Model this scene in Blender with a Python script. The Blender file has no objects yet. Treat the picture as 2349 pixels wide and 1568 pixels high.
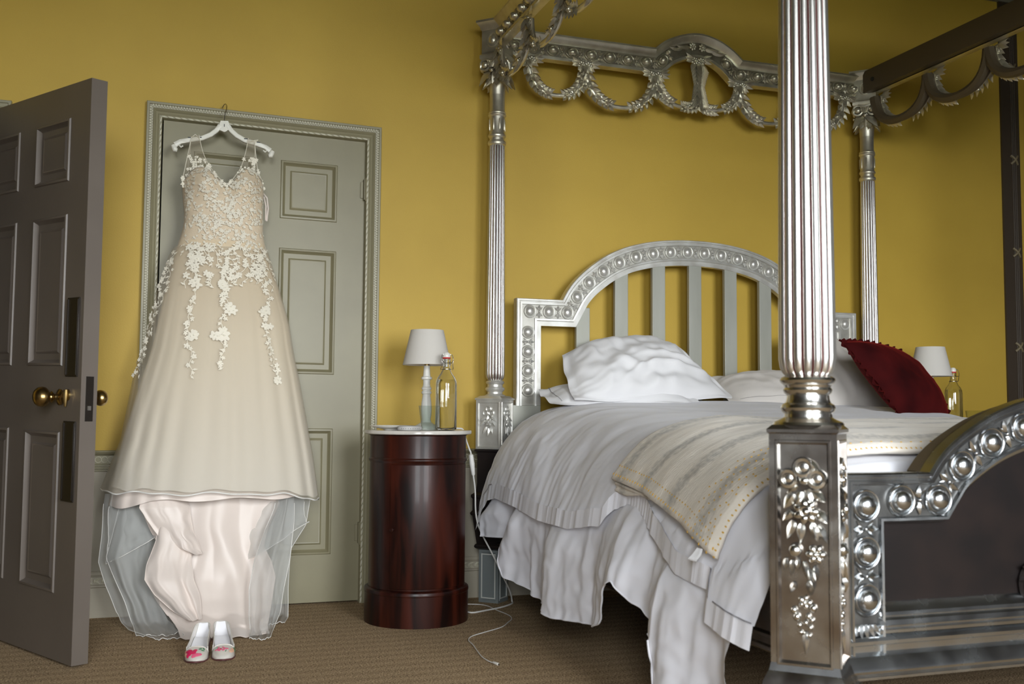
import bpy, math, random
import numpy as np
from mathutils import Vector, Matrix, noise
random.seed(7)
S = bpy.context.scene
COL = S.collection
PI = math.pi

# ------------------------------------------------------------------ camera, sky, light, exposure
def Rcam(yaw, pitch, roll):
    f = Vector((math.sin(yaw)*math.cos(pitch), math.cos(yaw)*math.cos(pitch), math.sin(pitch)))
    r = Vector((math.cos(yaw), -math.sin(yaw), 0)); u = r.cross(f)
    c, s = math.cos(roll), math.sin(roll)
    return c*r+s*u, -s*r+c*u, f
cr, cu, cf = Rcam(math.radians(19.15), math.radians(3.93), math.radians(0.405))
cam = bpy.data.cameras.new('camera'); camo = bpy.data.objects.new('camera', cam); COL.objects.link(camo)
M4 = Matrix((cr, cu, -cf)).transposed().to_4x4(); M4.translation = (0, -4.534, 0.829)
camo.matrix_world = M4
cam.sensor_fit = 'HORIZONTAL'; cam.sensor_width = 36.0; cam.lens = 2370/2349*36.0
cam.clip_start = 0.05; cam.clip_end = 60
cam.dof.use_dof = True; cam.dof.focus_distance = 4.3; cam.dof.aperture_fstop = 4.0
S.camera = camo
S.view_settings.view_transform = 'Standard'; S.view_settings.look = 'None'
S.view_settings.gamma = 1.0; S.view_settings.use_curve_mapping = False
S.view_settings.exposure = 0.78
W = bpy.data.worlds.new('World'); S.world = W; W.use_nodes = True      # plain overcast sky
W.node_tree.nodes['Background'].inputs[0].default_value = (0.93, 0.97, 1.0, 1)
W.node_tree.nodes['Background'].inputs[1].default_value = 16.0
XL, XR, YF, ZC = -2.6, 5.0, -6.0, 3.4          # room limits: left, right, front wall, ceiling
WINS = ((-1.10, 0.10), (1.0, 2.7)); WZ = (0.62, 2.64)   # the two sash windows behind the camera
for k, (a, c) in enumerate(WINS):
    l = bpy.data.lights.new('window_portal', 'AREA'); l.shape = 'RECTANGLE'; l.size, l.size_y = c-a, WZ[1]-WZ[0]; l.cycles.is_portal = True
    o = bpy.data.objects.new('window_portal', l); COL.objects.link(o); o.location = ((a+c)/2, YF-0.10, (WZ[0]+WZ[1])/2); o.rotation_euler = (PI/2, 0, 0)

# ------------------------------------------------------------------ materials
def nmat(name):
    m = bpy.data.materials.new(name); m.use_nodes = True
    nt = m.node_tree; b = nt.nodes['Principled BSDF']
    return m, nt, b
def N(nt, typ, **kw):
    n = nt.nodes.new(typ)
    for k, v in kw.items(): setattr(n, k, v)
    return n
def mat(name, col, rough=0.5, metal=0.0, var=None, vscale=8.0, bump=0.0, bscale=120.0, coat=0.0, sheen=0.0, stretch=(1,1,1), spec=None, rvar=0.0):
    m, nt, b = nmat(name)
    b.inputs['Base Color'].default_value = (*col, 1); b.inputs['Roughness'].default_value = rough
    b.inputs['Metallic'].default_value = metal
    b.inputs['Coat Weight'].default_value = coat; b.inputs['Coat Roughness'].default_value = 0.12
    b.inputs['Sheen Weight'].default_value = sheen
    if spec is not None: b.inputs['Specular IOR Level'].default_value = spec
    L = nt.links
    if var or bump or rvar:
        tc = N(nt, 'ShaderNodeTexCoord'); mp = N(nt, 'ShaderNodeMapping'); mp.inputs['Scale'].default_value = stretch
        L.new(tc.outputs['Object'], mp.inputs['Vector'])
    if var or rvar:
        nz = N(nt, 'ShaderNodeTexNoise'); nz.inputs['Scale'].default_value = vscale; nz.inputs['Detail'].default_value = 6
        L.new(mp.outputs[0], nz.inputs['Vector'])
    if var:
        rp = N(nt, 'ShaderNodeValToRGB'); rp.color_ramp.elements[0].position = 0.35; rp.color_ramp.elements[1].position = 0.65
        rp.color_ramp.elements[0].color = (*var, 1); rp.color_ramp.elements[1].color = (*col, 1)
        L.new(nz.outputs['Fac'], rp.inputs[0]); L.new(rp.outputs[0], b.inputs['Base Color'])
    if rvar:
        mr = N(nt, 'ShaderNodeMapRange'); mr.inputs[1].default_value = 0.3; mr.inputs[2].default_value = 0.7
        mr.inputs[3].default_value = rough-rvar; mr.inputs[4].default_value = rough+rvar
        L.new(nz.outputs['Fac'], mr.inputs[0]); L.new(mr.outputs[0], b.inputs['Roughness'])
    if bump:
        n2 = N(nt, 'ShaderNodeTexNoise'); n2.inputs['Scale'].default_value = bscale; n2.inputs['Detail'].default_value = 4
        L.new(mp.outputs[0], n2.inputs['Vector'])
        bp = N(nt, 'ShaderNodeBump'); bp.inputs['Strength'].default_value = bump; bp.inputs['Distance'].default_value = 0.004
        L.new(n2.outputs['Fac'], bp.inputs['Height']); L.new(bp.outputs[0], b.inputs['Normal'])
    return m
MAT = {}
MAT['wall'] = mat('mustard_wall_paint', (0.53, 0.352, 0.047), 0.6, var=(0.49, 0.322, 0.042), vscale=2.2, bump=0.12, bscale=160)
MAT['lawn'] = mat('garden_lawn', (0.05, 0.07, 0.025), 0.9)
MAT['bole'] = mat('red_bole_groove', (0.15, 0.045, 0.04), 0.45, 0.5)
MAT['groundshade'] = mat('shaded_silver_ground', (0.52, 0.505, 0.455), 0.42, 0.6, var=(0.40, 0.385, 0.34), vscale=20)  # recess shade on the headboard band put into a darker silver
MAT['darkgroundshade'] = mat('dark_shaded_silver_ground', (0.16, 0.16, 0.155), 0.38, 0.7, var=(0.08, 0.08, 0.08), vscale=20)  # footboard band floor, its recess shade coloured in darker still
MAT['dado'] = mat('stone_dado_paint', (0.40, 0.36, 0.28), 0.55, bump=0.05)
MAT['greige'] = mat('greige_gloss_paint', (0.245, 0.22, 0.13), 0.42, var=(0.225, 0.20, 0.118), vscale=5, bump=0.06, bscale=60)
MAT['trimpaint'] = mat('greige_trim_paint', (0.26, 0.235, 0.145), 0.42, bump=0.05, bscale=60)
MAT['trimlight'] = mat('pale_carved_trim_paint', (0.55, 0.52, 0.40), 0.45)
MAT['doorshade'] = mat('shade_darkened_taupe_paint', (0.135, 0.112, 0.093), 0.38, var=(0.122, 0.101, 0.084), vscale=4, bump=0.05, bscale=50)  # door paint darkened; the dim light on its face is in the colour
MAT['ceiling'] = mat('ceiling_paint', (0.16, 0.15, 0.12), 0.7)
MAT['darkwall'] = mat('dark_unseen_wall', (0.055, 0.038, 0.026), 0.5, var=(0.04, 0.027, 0.018), vscale=6, stretch=(1, 1, 0.2))  # finish of the unseen walls, invented dark to hold back bounced light
MAT['shaftsilver'] = mat('smooth_silver_leaf', (0.74, 0.74, 0.72), 0.29, 0.93, var=(0.66, 0.64, 0.60), vscale=9, stretch=(1, 1, 0.25), rvar=0.03)
MAT['silver'] = mat('silver_leaf', (0.74, 0.735, 0.70), 0.37, 0.62, var=(0.60, 0.58, 0.53), vscale=14, bump=0.05, bscale=45, rvar=0.05)
MAT['silverdark'] = mat('worn_shaded_silver_leaf', (0.46, 0.45, 0.43), 0.26, 1.0, var=(0.27, 0.235, 0.21), vscale=9, bump=0.06, bscale=40, rvar=0.05)  # worn leaf, base darkened to put in the dark reflections
MAT['silverfoot'] = mat('shaded_silver_footboard', (0.54, 0.56, 0.57), 0.25, 1.0, var=(0.50, 0.51, 0.52), vscale=12, bump=0.04, bscale=45, rvar=0.04)  # same silver leaf, base darkened for the dark room it mirrors
MAT['silverfront'] = mat('polished_silver_leaf', (0.70, 0.69, 0.66), 0.23, 1.0, var=(0.58, 0.565, 0.53), vscale=10, bump=0.03, bscale=40, rvar=0.03)
MAT['canopysilver'] = mat('champagne_silver_leaf', (0.72, 0.685, 0.58), 0.36, 0.86, var=(0.56, 0.52, 0.42), vscale=14, bump=0.05, bscale=45, rvar=0.04)
MAT['canopygroundshade'] = mat('tarnished_shaded_canopy_ground', (0.34, 0.31, 0.24), 0.4, 0.7, var=(0.24, 0.21, 0.16), vscale=20)  # canopy band floor: warm tarnish plus recess shade in the base colour
MAT['silverpaint'] = mat('silver_grey_paint', (0.42, 0.42, 0.37), 0.45, 0.25, var=(0.36, 0.36, 0.31), vscale=12, stretch=(1,1,0.2))
MAT['footpaint'] = mat('blue_grey_bed_foot', (0.20, 0.225, 0.225), 0.5, 0.2)
MAT['footline'] = mat('pale_foot_lines', (0.55, 0.56, 0.52), 0.5)
MAT['ebony'] = mat('ebonised_wood', (0.010, 0.008, 0.008), 0.4, var=(0.016, 0.011, 0.010), vscale=10, spec=0.3)
MAT['bronze'] = mat('bronze_brown_paint', (0.10, 0.075, 0.045), 0.5, 0.3)
MAT['linen'] = mat('white_linen', (0.80, 0.80, 0.855), 0.85, bump=0.10, bscale=700, sheen=0.15)
MAT['linen2'] = mat('white_pillow_linen', (0.71, 0.70, 0.705), 0.85, bump=0.10, bscale=700, sheen=0.15)
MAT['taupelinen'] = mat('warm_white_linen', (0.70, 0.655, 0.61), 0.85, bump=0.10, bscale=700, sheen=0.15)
MAT['divan'] = mat('slate_base_fabric', (0.22, 0.21, 0.26), 0.9, bump=0.1, bscale=500)
MAT['mattress'] = mat('mattress_ticking', (0.6, 0.58, 0.56), 0.9)
MAT['stitch'] = mat('yellow_thread', (0.62, 0.36, 0.045), 0.8)
MAT['openwork'] = mat('openwork_shadow_thread', (0.16, 0.15, 0.16), 0.9)
MAT['marble'] = mat('white_marble', (0.66, 0.63, 0.57), 0.18, var=(0.50, 0.47, 0.43), vscale=9)
MAT['brass'] = mat('aged_brass', (0.46, 0.33, 0.13), 0.28, 1.0, var=(0.30, 0.20, 0.08), vscale=30)
MAT['plate'] = mat('dark_bronze_plate', (0.022, 0.017, 0.013), 0.32, 0.5)
MAT['lampbase'] = mat('white_lamp_paint', (0.74, 0.73, 0.68), 0.4)
MAT['plastic'] = mat('white_plastic', (0.76, 0.74, 0.66), 0.35)
MAT['cable'] = mat('white_cable_plastic', (0.74, 0.73, 0.70), 0.4)
MAT['steel'] = mat('steel_wire', (0.42, 0.40, 0.37), 0.3, 1.0)
MAT['red'] = mat('red_rubber', (0.55, 0.03, 0.03), 0.5)
MAT['porcelain'] = mat('white_porcelain', (0.76, 0.74, 0.68), 0.2, coat=0.3)
MAT['greydev'] = mat('grey_plastic', (0.42, 0.41, 0.39), 0.45)
MAT['black'] = mat('black_plastic', (0.012, 0.012, 0.012), 0.4)
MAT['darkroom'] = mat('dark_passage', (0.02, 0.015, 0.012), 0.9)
MAT['nude'] = mat('nude_bodice_lining', (0.66, 0.545, 0.395), 0.6, bump=0.15, bscale=300, sheen=0.2)
MAT['satin'] = mat('blush_satin', (0.75, 0.655, 0.59), 0.42, bump=0.05, bscale=30, sheen=0.3)
def m_skirt():
    # layered tulle: more layers, so paler, towards the hem
    m, nt, b = nmat('layered_champagne_tulle'); L = nt.links
    tc = N(nt, 'ShaderNodeTexCoord'); sx = N(nt, 'ShaderNodeSeparateXYZ'); L.new(tc.outputs['Object'], sx.inputs[0])
    mr = N(nt, 'ShaderNodeMapRange'); mr.inputs[1].default_value = 0.55; mr.inputs[2].default_value = 1.52; L.new(sx.outputs['Z'], mr.inputs[0])
    rp = N(nt, 'ShaderNodeValToRGB'); e = rp.color_ramp.elements
    e[0].position = 0.0; e[0].color = (0.74, 0.705, 0.65, 1); e[1].position = 1.0; e[1].color = (0.66, 0.535, 0.365, 1)
    q = e.new(0.55); q.color = (0.69, 0.61, 0.48, 1)
    L.new(mr.outputs[0], rp.inputs[0]); L.new(rp.outputs[0], b.inputs['Base Color'])
    b.inputs['Roughness'].default_value = 0.75; b.inputs['Sheen Weight'].default_value = 0.3
    return m
MAT['skirt'] = m_skirt()
MAT['lace'] = mat('ivory_lace', (0.78, 0.73, 0.61), 0.7)
MAT['wirehem'] = mat('white_rolled_hem', (0.80, 0.78, 0.74), 0.5)
MAT['shoe'] = mat('ivory_satin_shoe', (0.74, 0.70, 0.64), 0.25, 0.15, coat=0.5)
MAT['insole'] = mat('white_insole', (0.78, 0.77, 0.80), 0.6)
MAT['pinkp'] = mat('magenta_paint', (0.62, 0.02, 0.10), 0.4)
MAT['pinkl'] = mat('rose_pink_paint', (0.72, 0.12, 0.22), 0.4)
MAT['peachp'] = mat('peach_paint', (0.72, 0.42, 0.29), 0.4)
MAT['greenp'] = mat('leaf_green_paint', (0.08, 0.24, 0.12), 0.4)
MAT['sole'] = mat('dark_shoe_sole', (0.10, 0.03, 0.03), 0.5)
MAT['reeddark'] = mat('dark_reeded_trim', (0.05, 0.035, 0.022), 0.5)  # board and reeds share one dark tone
MAT['ribbon'] = mat('pale_carved_ribbon', (0.20, 0.16, 0.09), 0.6)

def m_shade():
    m, nt, b = nmat('white_fabric_lampshade')
    b.inputs['Base Color'].default_value = (0.80, 0.77, 0.72, 1); b.inputs['Roughness'].default_value = 0.9
    tr = N(nt, 'ShaderNodeBsdfTranslucent'); tr.inputs[0].default_value = (0.80, 0.76, 0.68, 1)
    mx = N(nt, 'ShaderNodeMixShader'); mx.inputs[0].default_value = 0.3
    nt.links.new(b.outputs[0], mx.inputs[1]); nt.links.new(tr.outputs[0], mx.inputs[2])
    nt.links.new(mx.outputs[0], nt.nodes['Material Output'].inputs[0])
    return m
MAT['shade'] = m_shade()
def m_sheer(name, col, opac):
    m, nt, b = nmat(name)
    b.inputs['Base Color'].default_value = (*col, 1); b.inputs['Roughness'].default_value = 0.8
    tl = N(nt, 'ShaderNodeBsdfTranslucent'); tl.inputs[0].default_value = (*col, 1)
    m1 = N(nt, 'ShaderNodeMixShader'); m1.inputs[0].default_value = 0.4
    tp = N(nt, 'ShaderNodeBsdfTransparent'); m2 = N(nt, 'ShaderNodeMixShader'); m2.inputs[0].default_value = opac
    L = nt.links
    L.new(b.outputs[0], m1.inputs[1]); L.new(tl.outputs[0], m1.inputs[2])
    L.new(tp.outputs[0], m2.inputs[1]); L.new(m1.outputs[0], m2.inputs[2])
    L.new(m2.outputs[0], nt.nodes['Material Output'].inputs[0])
    return m
MAT['tulle'] = m_sheer('sheer_white_tulle', (0.78, 0.79, 0.77), 0.42)
MAT['tulle2'] = m_sheer('sheer_skirt_overlay', (0.74, 0.675, 0.55), 0.40)
MAT['mesh'] = m_sheer('sheer_illusion_mesh', (0.66, 0.58, 0.44), 0.30)
def m_glass(name, col=(1, 1, 1), ior=1.45):
    m, nt, b = nmat(name)
    b.inputs['Base Color'].default_value = (*col, 1); b.inputs['Roughness'].default_value = 0.02
    b.inputs['Transmission Weight'].default_value = 1.0; b.inputs['IOR'].default_value = ior
    return m
MAT['glass'] = m_glass('clear_glass', (0.97, 0.98, 0.96)); MAT['water'] = m_glass('still_water', (0.98, 0.99, 0.98), 1.33)
def m_thin():
    m, nt, b = nmat('thin_tumbler_glass'); L = nt.links
    tp = N(nt, 'ShaderNodeBsdfTransparent'); tp.inputs[0].default_value = (0.93, 0.95, 0.94, 1)
    gl = N(nt, 'ShaderNodeBsdfGlossy'); gl.inputs['Roughness'].default_value = 0.03
    lw = N(nt, 'ShaderNodeLayerWeight'); lw.inputs[0].default_value = 0.5; fr = N(nt, 'ShaderNodeMath', operation='POWER'); fr.inputs[1].default_value = 3.5; L.new(lw.outputs['Facing'], fr.inputs[0]); mx = N(nt, 'ShaderNodeMixShader')
    L.new(fr.outputs[0], mx.inputs[0]); L.new(tp.outputs[0], mx.inputs[1]); L.new(gl.outputs[0], mx.inputs[2]); L.new(mx.outputs[0], nt.nodes['Material Output'].inputs[0])
    return m
MAT['thinglass'] = m_thin()
def m_carpet():
    m, nt, b = nmat('ribbed_brown_carpet'); L = nt.links
    tc = N(nt, 'ShaderNodeTexCoord')
    wv = N(nt, 'ShaderNodeTexWave', wave_type='BANDS', bands_direction='Y'); wv.inputs['Scale'].default_value = 4.4
    wv.inputs['Distortion'].default_value = 1.3; wv.inputs['Detail'].default_value = 3; wv.inputs['Detail Scale'].default_value = 6
    L.new(tc.outputs['Object'], wv.inputs['Vector'])
    vo = N(nt, 'ShaderNodeTexVoronoi'); vo.inputs['Scale'].default_value = 260; L.new(tc.outputs['Object'], vo.inputs['Vector'])
    nz = N(nt, 'ShaderNodeTexNoise'); nz.inputs['Scale'].default_value = 170; nz.inputs['Detail'].default_value = 3
    L.new(tc.outputs['Object'], nz.inputs['Vector'])
    ad = N(nt, 'ShaderNodeMath', operation='MULTIPLY_ADD'); L.new(wv.outputs['Fac'], ad.inputs[0]); ad.inputs[1].default_value = 0.055
    L.new(nz.outputs['Fac'], ad.inputs[2])
    rp = N(nt, 'ShaderNodeValToRGB'); e = rp.color_ramp.elements
    e[0].position = 0.34; e[0].color = (0.125, 0.078, 0.040, 1); e[1].position = 0.72; e[1].color = (0.60, 0.44, 0.265, 1)
    L.new(ad.outputs[0], rp.inputs[0]); L.new(rp.outputs[0], b.inputs['Base Color'])
    b.inputs['Roughness'].default_value = 0.95; b.inputs['Specular IOR Level'].default_value = 0.1
    a2 = N(nt, 'ShaderNodeMath', operation='MULTIPLY_ADD'); L.new(vo.outputs['Distance'], a2.inputs[0]); a2.inputs[1].default_value = -0.5
    L.new(ad.outputs[0], a2.inputs[2])
    bp = N(nt, 'ShaderNodeBump'); bp.inputs['Strength'].default_value = 0.8; bp.inputs['Distance'].default_value = 0.006
    L.new(a2.outputs[0], bp.inputs['Height']); L.new(bp.outputs[0], b.inputs['Normal'])
    return m
MAT['carpet'] = m_carpet()
def m_wood():
    m, nt, b = nmat('polished_mahogany'); L = nt.links
    tc = N(nt, 'ShaderNodeTexCoord'); mp = N(nt, 'ShaderNodeMapping'); mp.inputs['Scale'].default_value = (9, 9, 1.1)
    L.new(tc.outputs['Object'], mp.inputs[0])
    nz = N(nt, 'ShaderNodeTexNoise'); nz.inputs['Scale'].default_value = 1.6; nz.inputs['Detail'].default_value = 8; nz.inputs['Distortion'].default_value = 0.7
    L.new(mp.outputs[0], nz.inputs['Vector'])
    rp = N(nt, 'ShaderNodeValToRGB'); e = rp.color_ramp.elements
    e[0].position = 0.38; e[0].color = (0.007, 0.002, 0.0015, 1); e[1].position = 0.75; e[1].color = (0.060, 0.011, 0.005, 1)
    L.new(nz.outputs['Fac'], rp.inputs[0]); L.new(rp.outputs[0], b.inputs['Base Color'])
    b.inputs['Roughness'].default_value = 0.36; b.inputs['Coat Weight'].default_value = 0.06; b.inputs['Coat Roughness'].default_value = 0.10; b.inputs['Specular IOR Level'].default_value = 0.25
    return m
MAT['mahogany'] = m_wood()
def m_velvet():
    m, nt, b = nmat('maroon_velvet'); L = nt.links
    tc = N(nt, 'ShaderNodeTexCoord'); nz = N(nt, 'ShaderNodeTexNoise'); nz.inputs['Scale'].default_value = 7
    L.new(tc.outputs['Object'], nz.inputs['Vector'])
    rp = N(nt, 'ShaderNodeValToRGB'); e = rp.color_ramp.elements
    e[0].position = 0.3; e[0].color = (0.020, 0.0015, 0.002, 1); e[1].position = 0.7; e[1].color = (0.060, 0.004, 0.004, 1)
    L.new(nz.outputs['Fac'], rp.inputs[0]); L.new(rp.outputs[0], b.inputs['Base Color'])
    b.inputs['Roughness'].default_value = 0.9; b.inputs['Specular IOR Level'].default_value = 0.1
    b.inputs['Sheen Weight'].default_value = 0.35; b.inputs['Sheen Roughness'].default_value = 0.35
    b.inputs['Sheen Tint'].default_value = (0.75, 0.05, 0.04, 1)
    return m
MAT['velvet'] = m_velvet()
def m_quilt():
    # UV in metres: u runs across the bed and down the side, v along the bed
    m, nt, b = nmat('kantha_quilt'); L = nt.links
    uv = N(nt, 'ShaderNodeTexCoord'); mp = N(nt, 'ShaderNodeMapping'); mp.inputs['Scale'].default_value = (1.0, 1.0, 1.0)
    L.new(uv.outputs['UV'], mp.inputs[0])
    wv = N(nt, 'ShaderNodeTexWave', wave_type='BANDS', bands_direction='Y'); wv.inputs['Scale'].default_value = 1.75
    wv.inputs['Distortion'].default_value = 1.6; wv.inputs['Detail'].default_value = 3; wv.inputs['Detail Scale'].default_value = 1.6; wv.inputs['Phase Offset'].default_value = 1.2
    L.new(mp.outputs[0], wv.inputs['Vector'])
    nz = N(nt, 'ShaderNodeTexNoise'); nz.inputs['Scale'].default_value = 55; nz.inputs['Detail'].default_value = 5
    L.new(mp.outputs[0], nz.inputs['Vector'])
    ad = N(nt, 'ShaderNodeMath', operation='MULTIPLY_ADD'); L.new(nz.outputs['Fac'], ad.inputs[0]); ad.inputs[1].default_value = 0.8; L.new(wv.outputs['Fac'], ad.inputs[2])
    rp = N(nt, 'ShaderNodeValToRGB'); e = rp.color_ramp.elements
    sc_ = N(nt, 'ShaderNodeMath', operation='MULTIPLY'); sc_.inputs[1].default_value = 0.5; L.new(ad.outputs[0], sc_.inputs[0])
    e[0].position = 0.56; e[0].color = (0.82, 0.78, 0.705, 1); e[1].position = 0.80; e[1].color = (0.33, 0.325, 0.305, 1)
    L.new(sc_.outputs[0], rp.inputs[0])
    n3 = N(nt, 'ShaderNodeTexNoise'); n3.inputs['Scale'].default_value = 9; L.new(mp.outputs[0], n3.inputs['Vector'])
    r3 = N(nt, 'ShaderNodeValToRGB'); r3.color_ramp.elements[0].color = (0.86, 0.80, 0.74, 1); r3.color_ramp.elements[1].color = (1, 1, 1, 1)
    L.new(n3.outputs['Fac'], r3.inputs[0])
    mu = N(nt, 'ShaderNodeMixRGB', blend_type='MULTIPLY'); mu.inputs[0].default_value = 1
    L.new(rp.outputs[0], mu.inputs[1]); L.new(r3.outputs[0], mu.inputs[2]); L.new(mu.outputs[0], b.inputs['Base Color'])
    w2 = N(nt, 'ShaderNodeTexWave', wave_type='BANDS', bands_direction='Y'); w2.inputs['Scale'].default_value = 34
    w2.inputs['Distortion'].default_value = 7.0; w2.inputs['Detail'].default_value = 2; L.new(mp.outputs[0], w2.inputs['Vector'])
    bp = N(nt, 'ShaderNodeBump'); bp.inputs['Strength'].default_value = 0.16; bp.inputs['Distance'].default_value = 0.003
    L.new(w2.outputs['Fac'], bp.inputs['Height']); L.new(bp.outputs[0], b.inputs['Normal'])
    b.inputs['Roughness'].default_value = 0.9; b.inputs['Sheen Weight'].default_value = 0.2
    return m
MAT['quilt'] = m_quilt()

# ------------------------------------------------------------------ mesh helpers
def base_of(p):
    v = Vector((0, 0, 0))
    while p is not None:
        v += p.location; p = p.parent
    return v
class MB:
    def __init__(s): s.v, s.f, s.uv = [], [], {}
    def add(s, vs, fs):
        n = len(s.v); s.v += [tuple(x) for x in vs]; s.f += [tuple(i+n for i in f) for f in fs]; return n
    def box(s, x0, x1, y0, y1, z0, z1):
        s.add([(x0,y0,z0),(x1,y0,z0),(x1,y1,z0),(x0,y1,z0),(x0,y0,z1),(x1,y0,z1),(x1,y1,z1),(x0,y1,z1)],
              [(0,3,2,1),(4,5,6,7),(0,1,5,4),(1,2,6,5),(2,3,7,6),(3,0,4,7)]); return s
    def lathe(s, prof, c=(0, 0), n=32, rf=None, cap=True, rot=0.0):
        vs, fs = [], []
        for r, z in prof:
            for i in range(n):
                a = 2*PI*i/n+rot; rr = r*(rf(a) if rf else 1)
                vs.append((c[0]+rr*math.cos(a), c[1]+rr*math.sin(a), z))
        for k in range(len(prof)-1):
            for i in range(n):
                j = (i+1) % n; fs.append((k*n+i, k*n+j, (k+1)*n+j, (k+1)*n+i))
        if cap:
            fs.append(tuple(range(n-1, -1, -1))); fs.append(tuple((len(prof)-1)*n+i for i in range(n)))
        s.add(vs, fs); return s
    def tube(s, pts, rad, n=8, closed=False):
        pts = [Vector(p) for p in pts]; m = len(pts)
        R = rad if isinstance(rad, (list, tuple)) else [rad]*m
        vs, fs = [], []; prev = None
        for k in range(m):
            t = (pts[(k+1) % m]-pts[k-1]) if closed else (pts[min(k+1, m-1)]-pts[max(k-1, 0)])
            t = t.normalized() if t.length > 1e-9 else Vector((0, 0, 1))
            if prev is None:
                a = Vector((0, 0, 1)) if abs(t.z) < 0.9 else Vector((1, 0, 0))
                nn = (a-t*a.dot(t)).normalized()
            else: nn = (prev-t*prev.dot(t)).normalized()
            prev = nn; b = t.cross(nn)
            for i in range(n):
                a = 2*PI*i/n; vs.append(pts[k]+(nn*math.cos(a)+b*math.sin(a))*R[k])
        for k in range(m if closed else m-1):
            q = (k+1) % m
            for i in range(n):
                j = (i+1) % n; fs.append((k*n+i, k*n+j, q*n+j, q*n+i))
        if not closed: fs.append(tuple(range(n-1, -1, -1))); fs.append(tuple((m-1)*n+i for i in range(n)))
        s.add(vs, fs); return s
    def ell(s, c, r, X=(1,0,0), Y=(0,1,0), Z=(0,0,1), nu=10, nv=6):
        c, X, Y, Z = Vector(c), Vector(X), Vector(Y), Vector(Z); vs = [c-Z*r[2]]; fs = []
        for k in range(1, nv):
            p = -PI/2+PI*k/nv
            for i in range(nu):
                a = 2*PI*i/nu; vs.append(c+X*(r[0]*math.cos(p)*math.cos(a))+Y*(r[1]*math.cos(p)*math.sin(a))+Z*(r[2]*math.sin(p)))
        vs.append(c+Z*r[2]); T = len(vs)-1
        for i in range(nu):
            j = (i+1) % nu; fs.append((0, 1+j, 1+i)); fs.append((T, T-nu+i, T-nu+j))
            for k in range(nv-2): fs.append((1+k*nu+i, 1+k*nu+j, 1+(k+1)*nu+j, 1+(k+1)*nu+i))
        s.add(vs, fs); return s
    def grid(s, fn, nu, nv, wrap=False, uvs=None):
        vs = [fn(i, j) for i in range(nu) for j in range(nv)]; fs = []
        for i in range(nu if wrap else nu-1):
            for j in range(nv-1):
                q = (i+1) % nu; fs.append((i*nv+j, q*nv+j, q*nv+j+1, i*nv+j+1))
        n = s.add(vs, fs)
        if uvs:
            for i in range(nu):
                for j in range(nv): s.uv[n+i*nv+j] = uvs(i, j)
        return s
    def leaf(s, o, d, nrm, L, Wd, curl=0.3, ridge=0.25, n=4):
        # carved leaf: d = direction, nrm = outward; tip curls along nrm
        o, d, nrm = Vector(o), Vector(d).normalized(), Vector(nrm).normalized(); sd = d.cross(nrm).normalized()
        vs, fs = [], []
        for k in range(n+1):
            t = k/n; w = Wd*0.5*math.sin(PI*min(1, 0.12+0.88*t)**0.8) if k < n else 0.0004
            c = o+d*(L*t)+nrm*(L*curl*t*t)
            vs += [c-sd*w, c+nrm*(w*2*ridge+0.001), c+sd*w, c-nrm*0.002]
        for k in range(n):
            a, b = 4*k, 4*k+4
            for i in range(4):
                j = (i+1) % 4; fs.append((a+i, a+j, b+j, b+i))
        s.add(vs, fs); return s
    def rose(s, c, nrm, r, petals=6, up=(0, 0, 1)):
        c, nrm = Vector(c), Vector(nrm).normalized(); X = Vector(up).cross(nrm)
        X = X.normalized() if X.length > 1e-3 else Vector((1, 0, 0)); Y = nrm.cross(X)
        for k in range(petals):
            a = 2*PI*k/petals; d = X*math.cos(a)+Y*math.sin(a)
            s.ell(c+d*r*0.58+nrm*r*0.18, (r*0.48, r*0.36, r*0.26), d, nrm.cross(d), nrm, 8, 4)
        s.ell(c+nrm*r*0.35, (r*0.34, r*0.34, r*0.34), X, Y, nrm, 8, 4); return s
    def ring(s, c, nrm, r, w, n=16, m=6, up=(0, 0, 1), sx=1.0):
        c, nrm = Vector(c), Vector(nrm).normalized(); X = Vector(up).cross(nrm).normalized(); Y = nrm.cross(X)
        return s.tube([c+X*(r*sx*math.cos(2*PI*k/n))+Y*(r*math.sin(2*PI*k/n)) for k in range(n)], w, m, True)
    def mesh(s, name, loc=Vector((0, 0, 0)), angle=38):
        me = bpy.data.meshes.new(name)
        me.from_pydata([(x-loc.x, y-loc.y, z-loc.z) for x, y, z in s.v], [], s.f); me.validate()
        if s.uv:
            ul = me.uv_layers.new(name='UVMap')
            for lp in me.loops: ul.data[lp.index].uv = s.uv.get(lp.vertex_index, (0, 0))
        if len(me.polygons):
            me.polygons.foreach_set('use_smooth', [True]*len(me.polygons))
            me.set_sharp_from_angle(angle=math.radians(angle))
        me.update(); return me
    def build(s, name, m, parent=None, angle=38, bevel=0, loc=None, recalc=True):
        b = base_of(parent) if parent else Vector(loc if loc else (0, 0, 0))
        me = s.mesh(name, b, angle)
        if recalc: fixn(me)
        o = bpy.data.objects.new(name, me); COL.objects.link(o)
        me.materials.append(MAT[m] if isinstance(m, str) else m)
        if parent: o.parent = parent
        else: o.location = b
        if bevel:
            md = o.modifiers.new('bevel', 'BEVEL'); md.width = bevel; md.segments = 2; md.limit_method = 'ANGLE'
        return o
import bmesh
def fixn(me):
    bm = bmesh.new(); bm.from_mesh(me); bmesh.ops.recalc_face_normals(bm, faces=bm.faces); bm.to_mesh(me); bm.free()
def tag(o, label=None, cat=None, group=None, kind=None):
    if label: o['label'] = label
    if cat: o['category'] = cat
    if group: o['group'] = group
    if kind: o['kind'] = kind
    return o
def thing(name, loc, label=None, cat=None, group=None, kind=None):
    o = bpy.data.objects.new(name, None); COL.objects.link(o); o.location = loc; o.empty_display_size = 0.05
    return tag(o, label, cat, group, kind)
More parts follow.
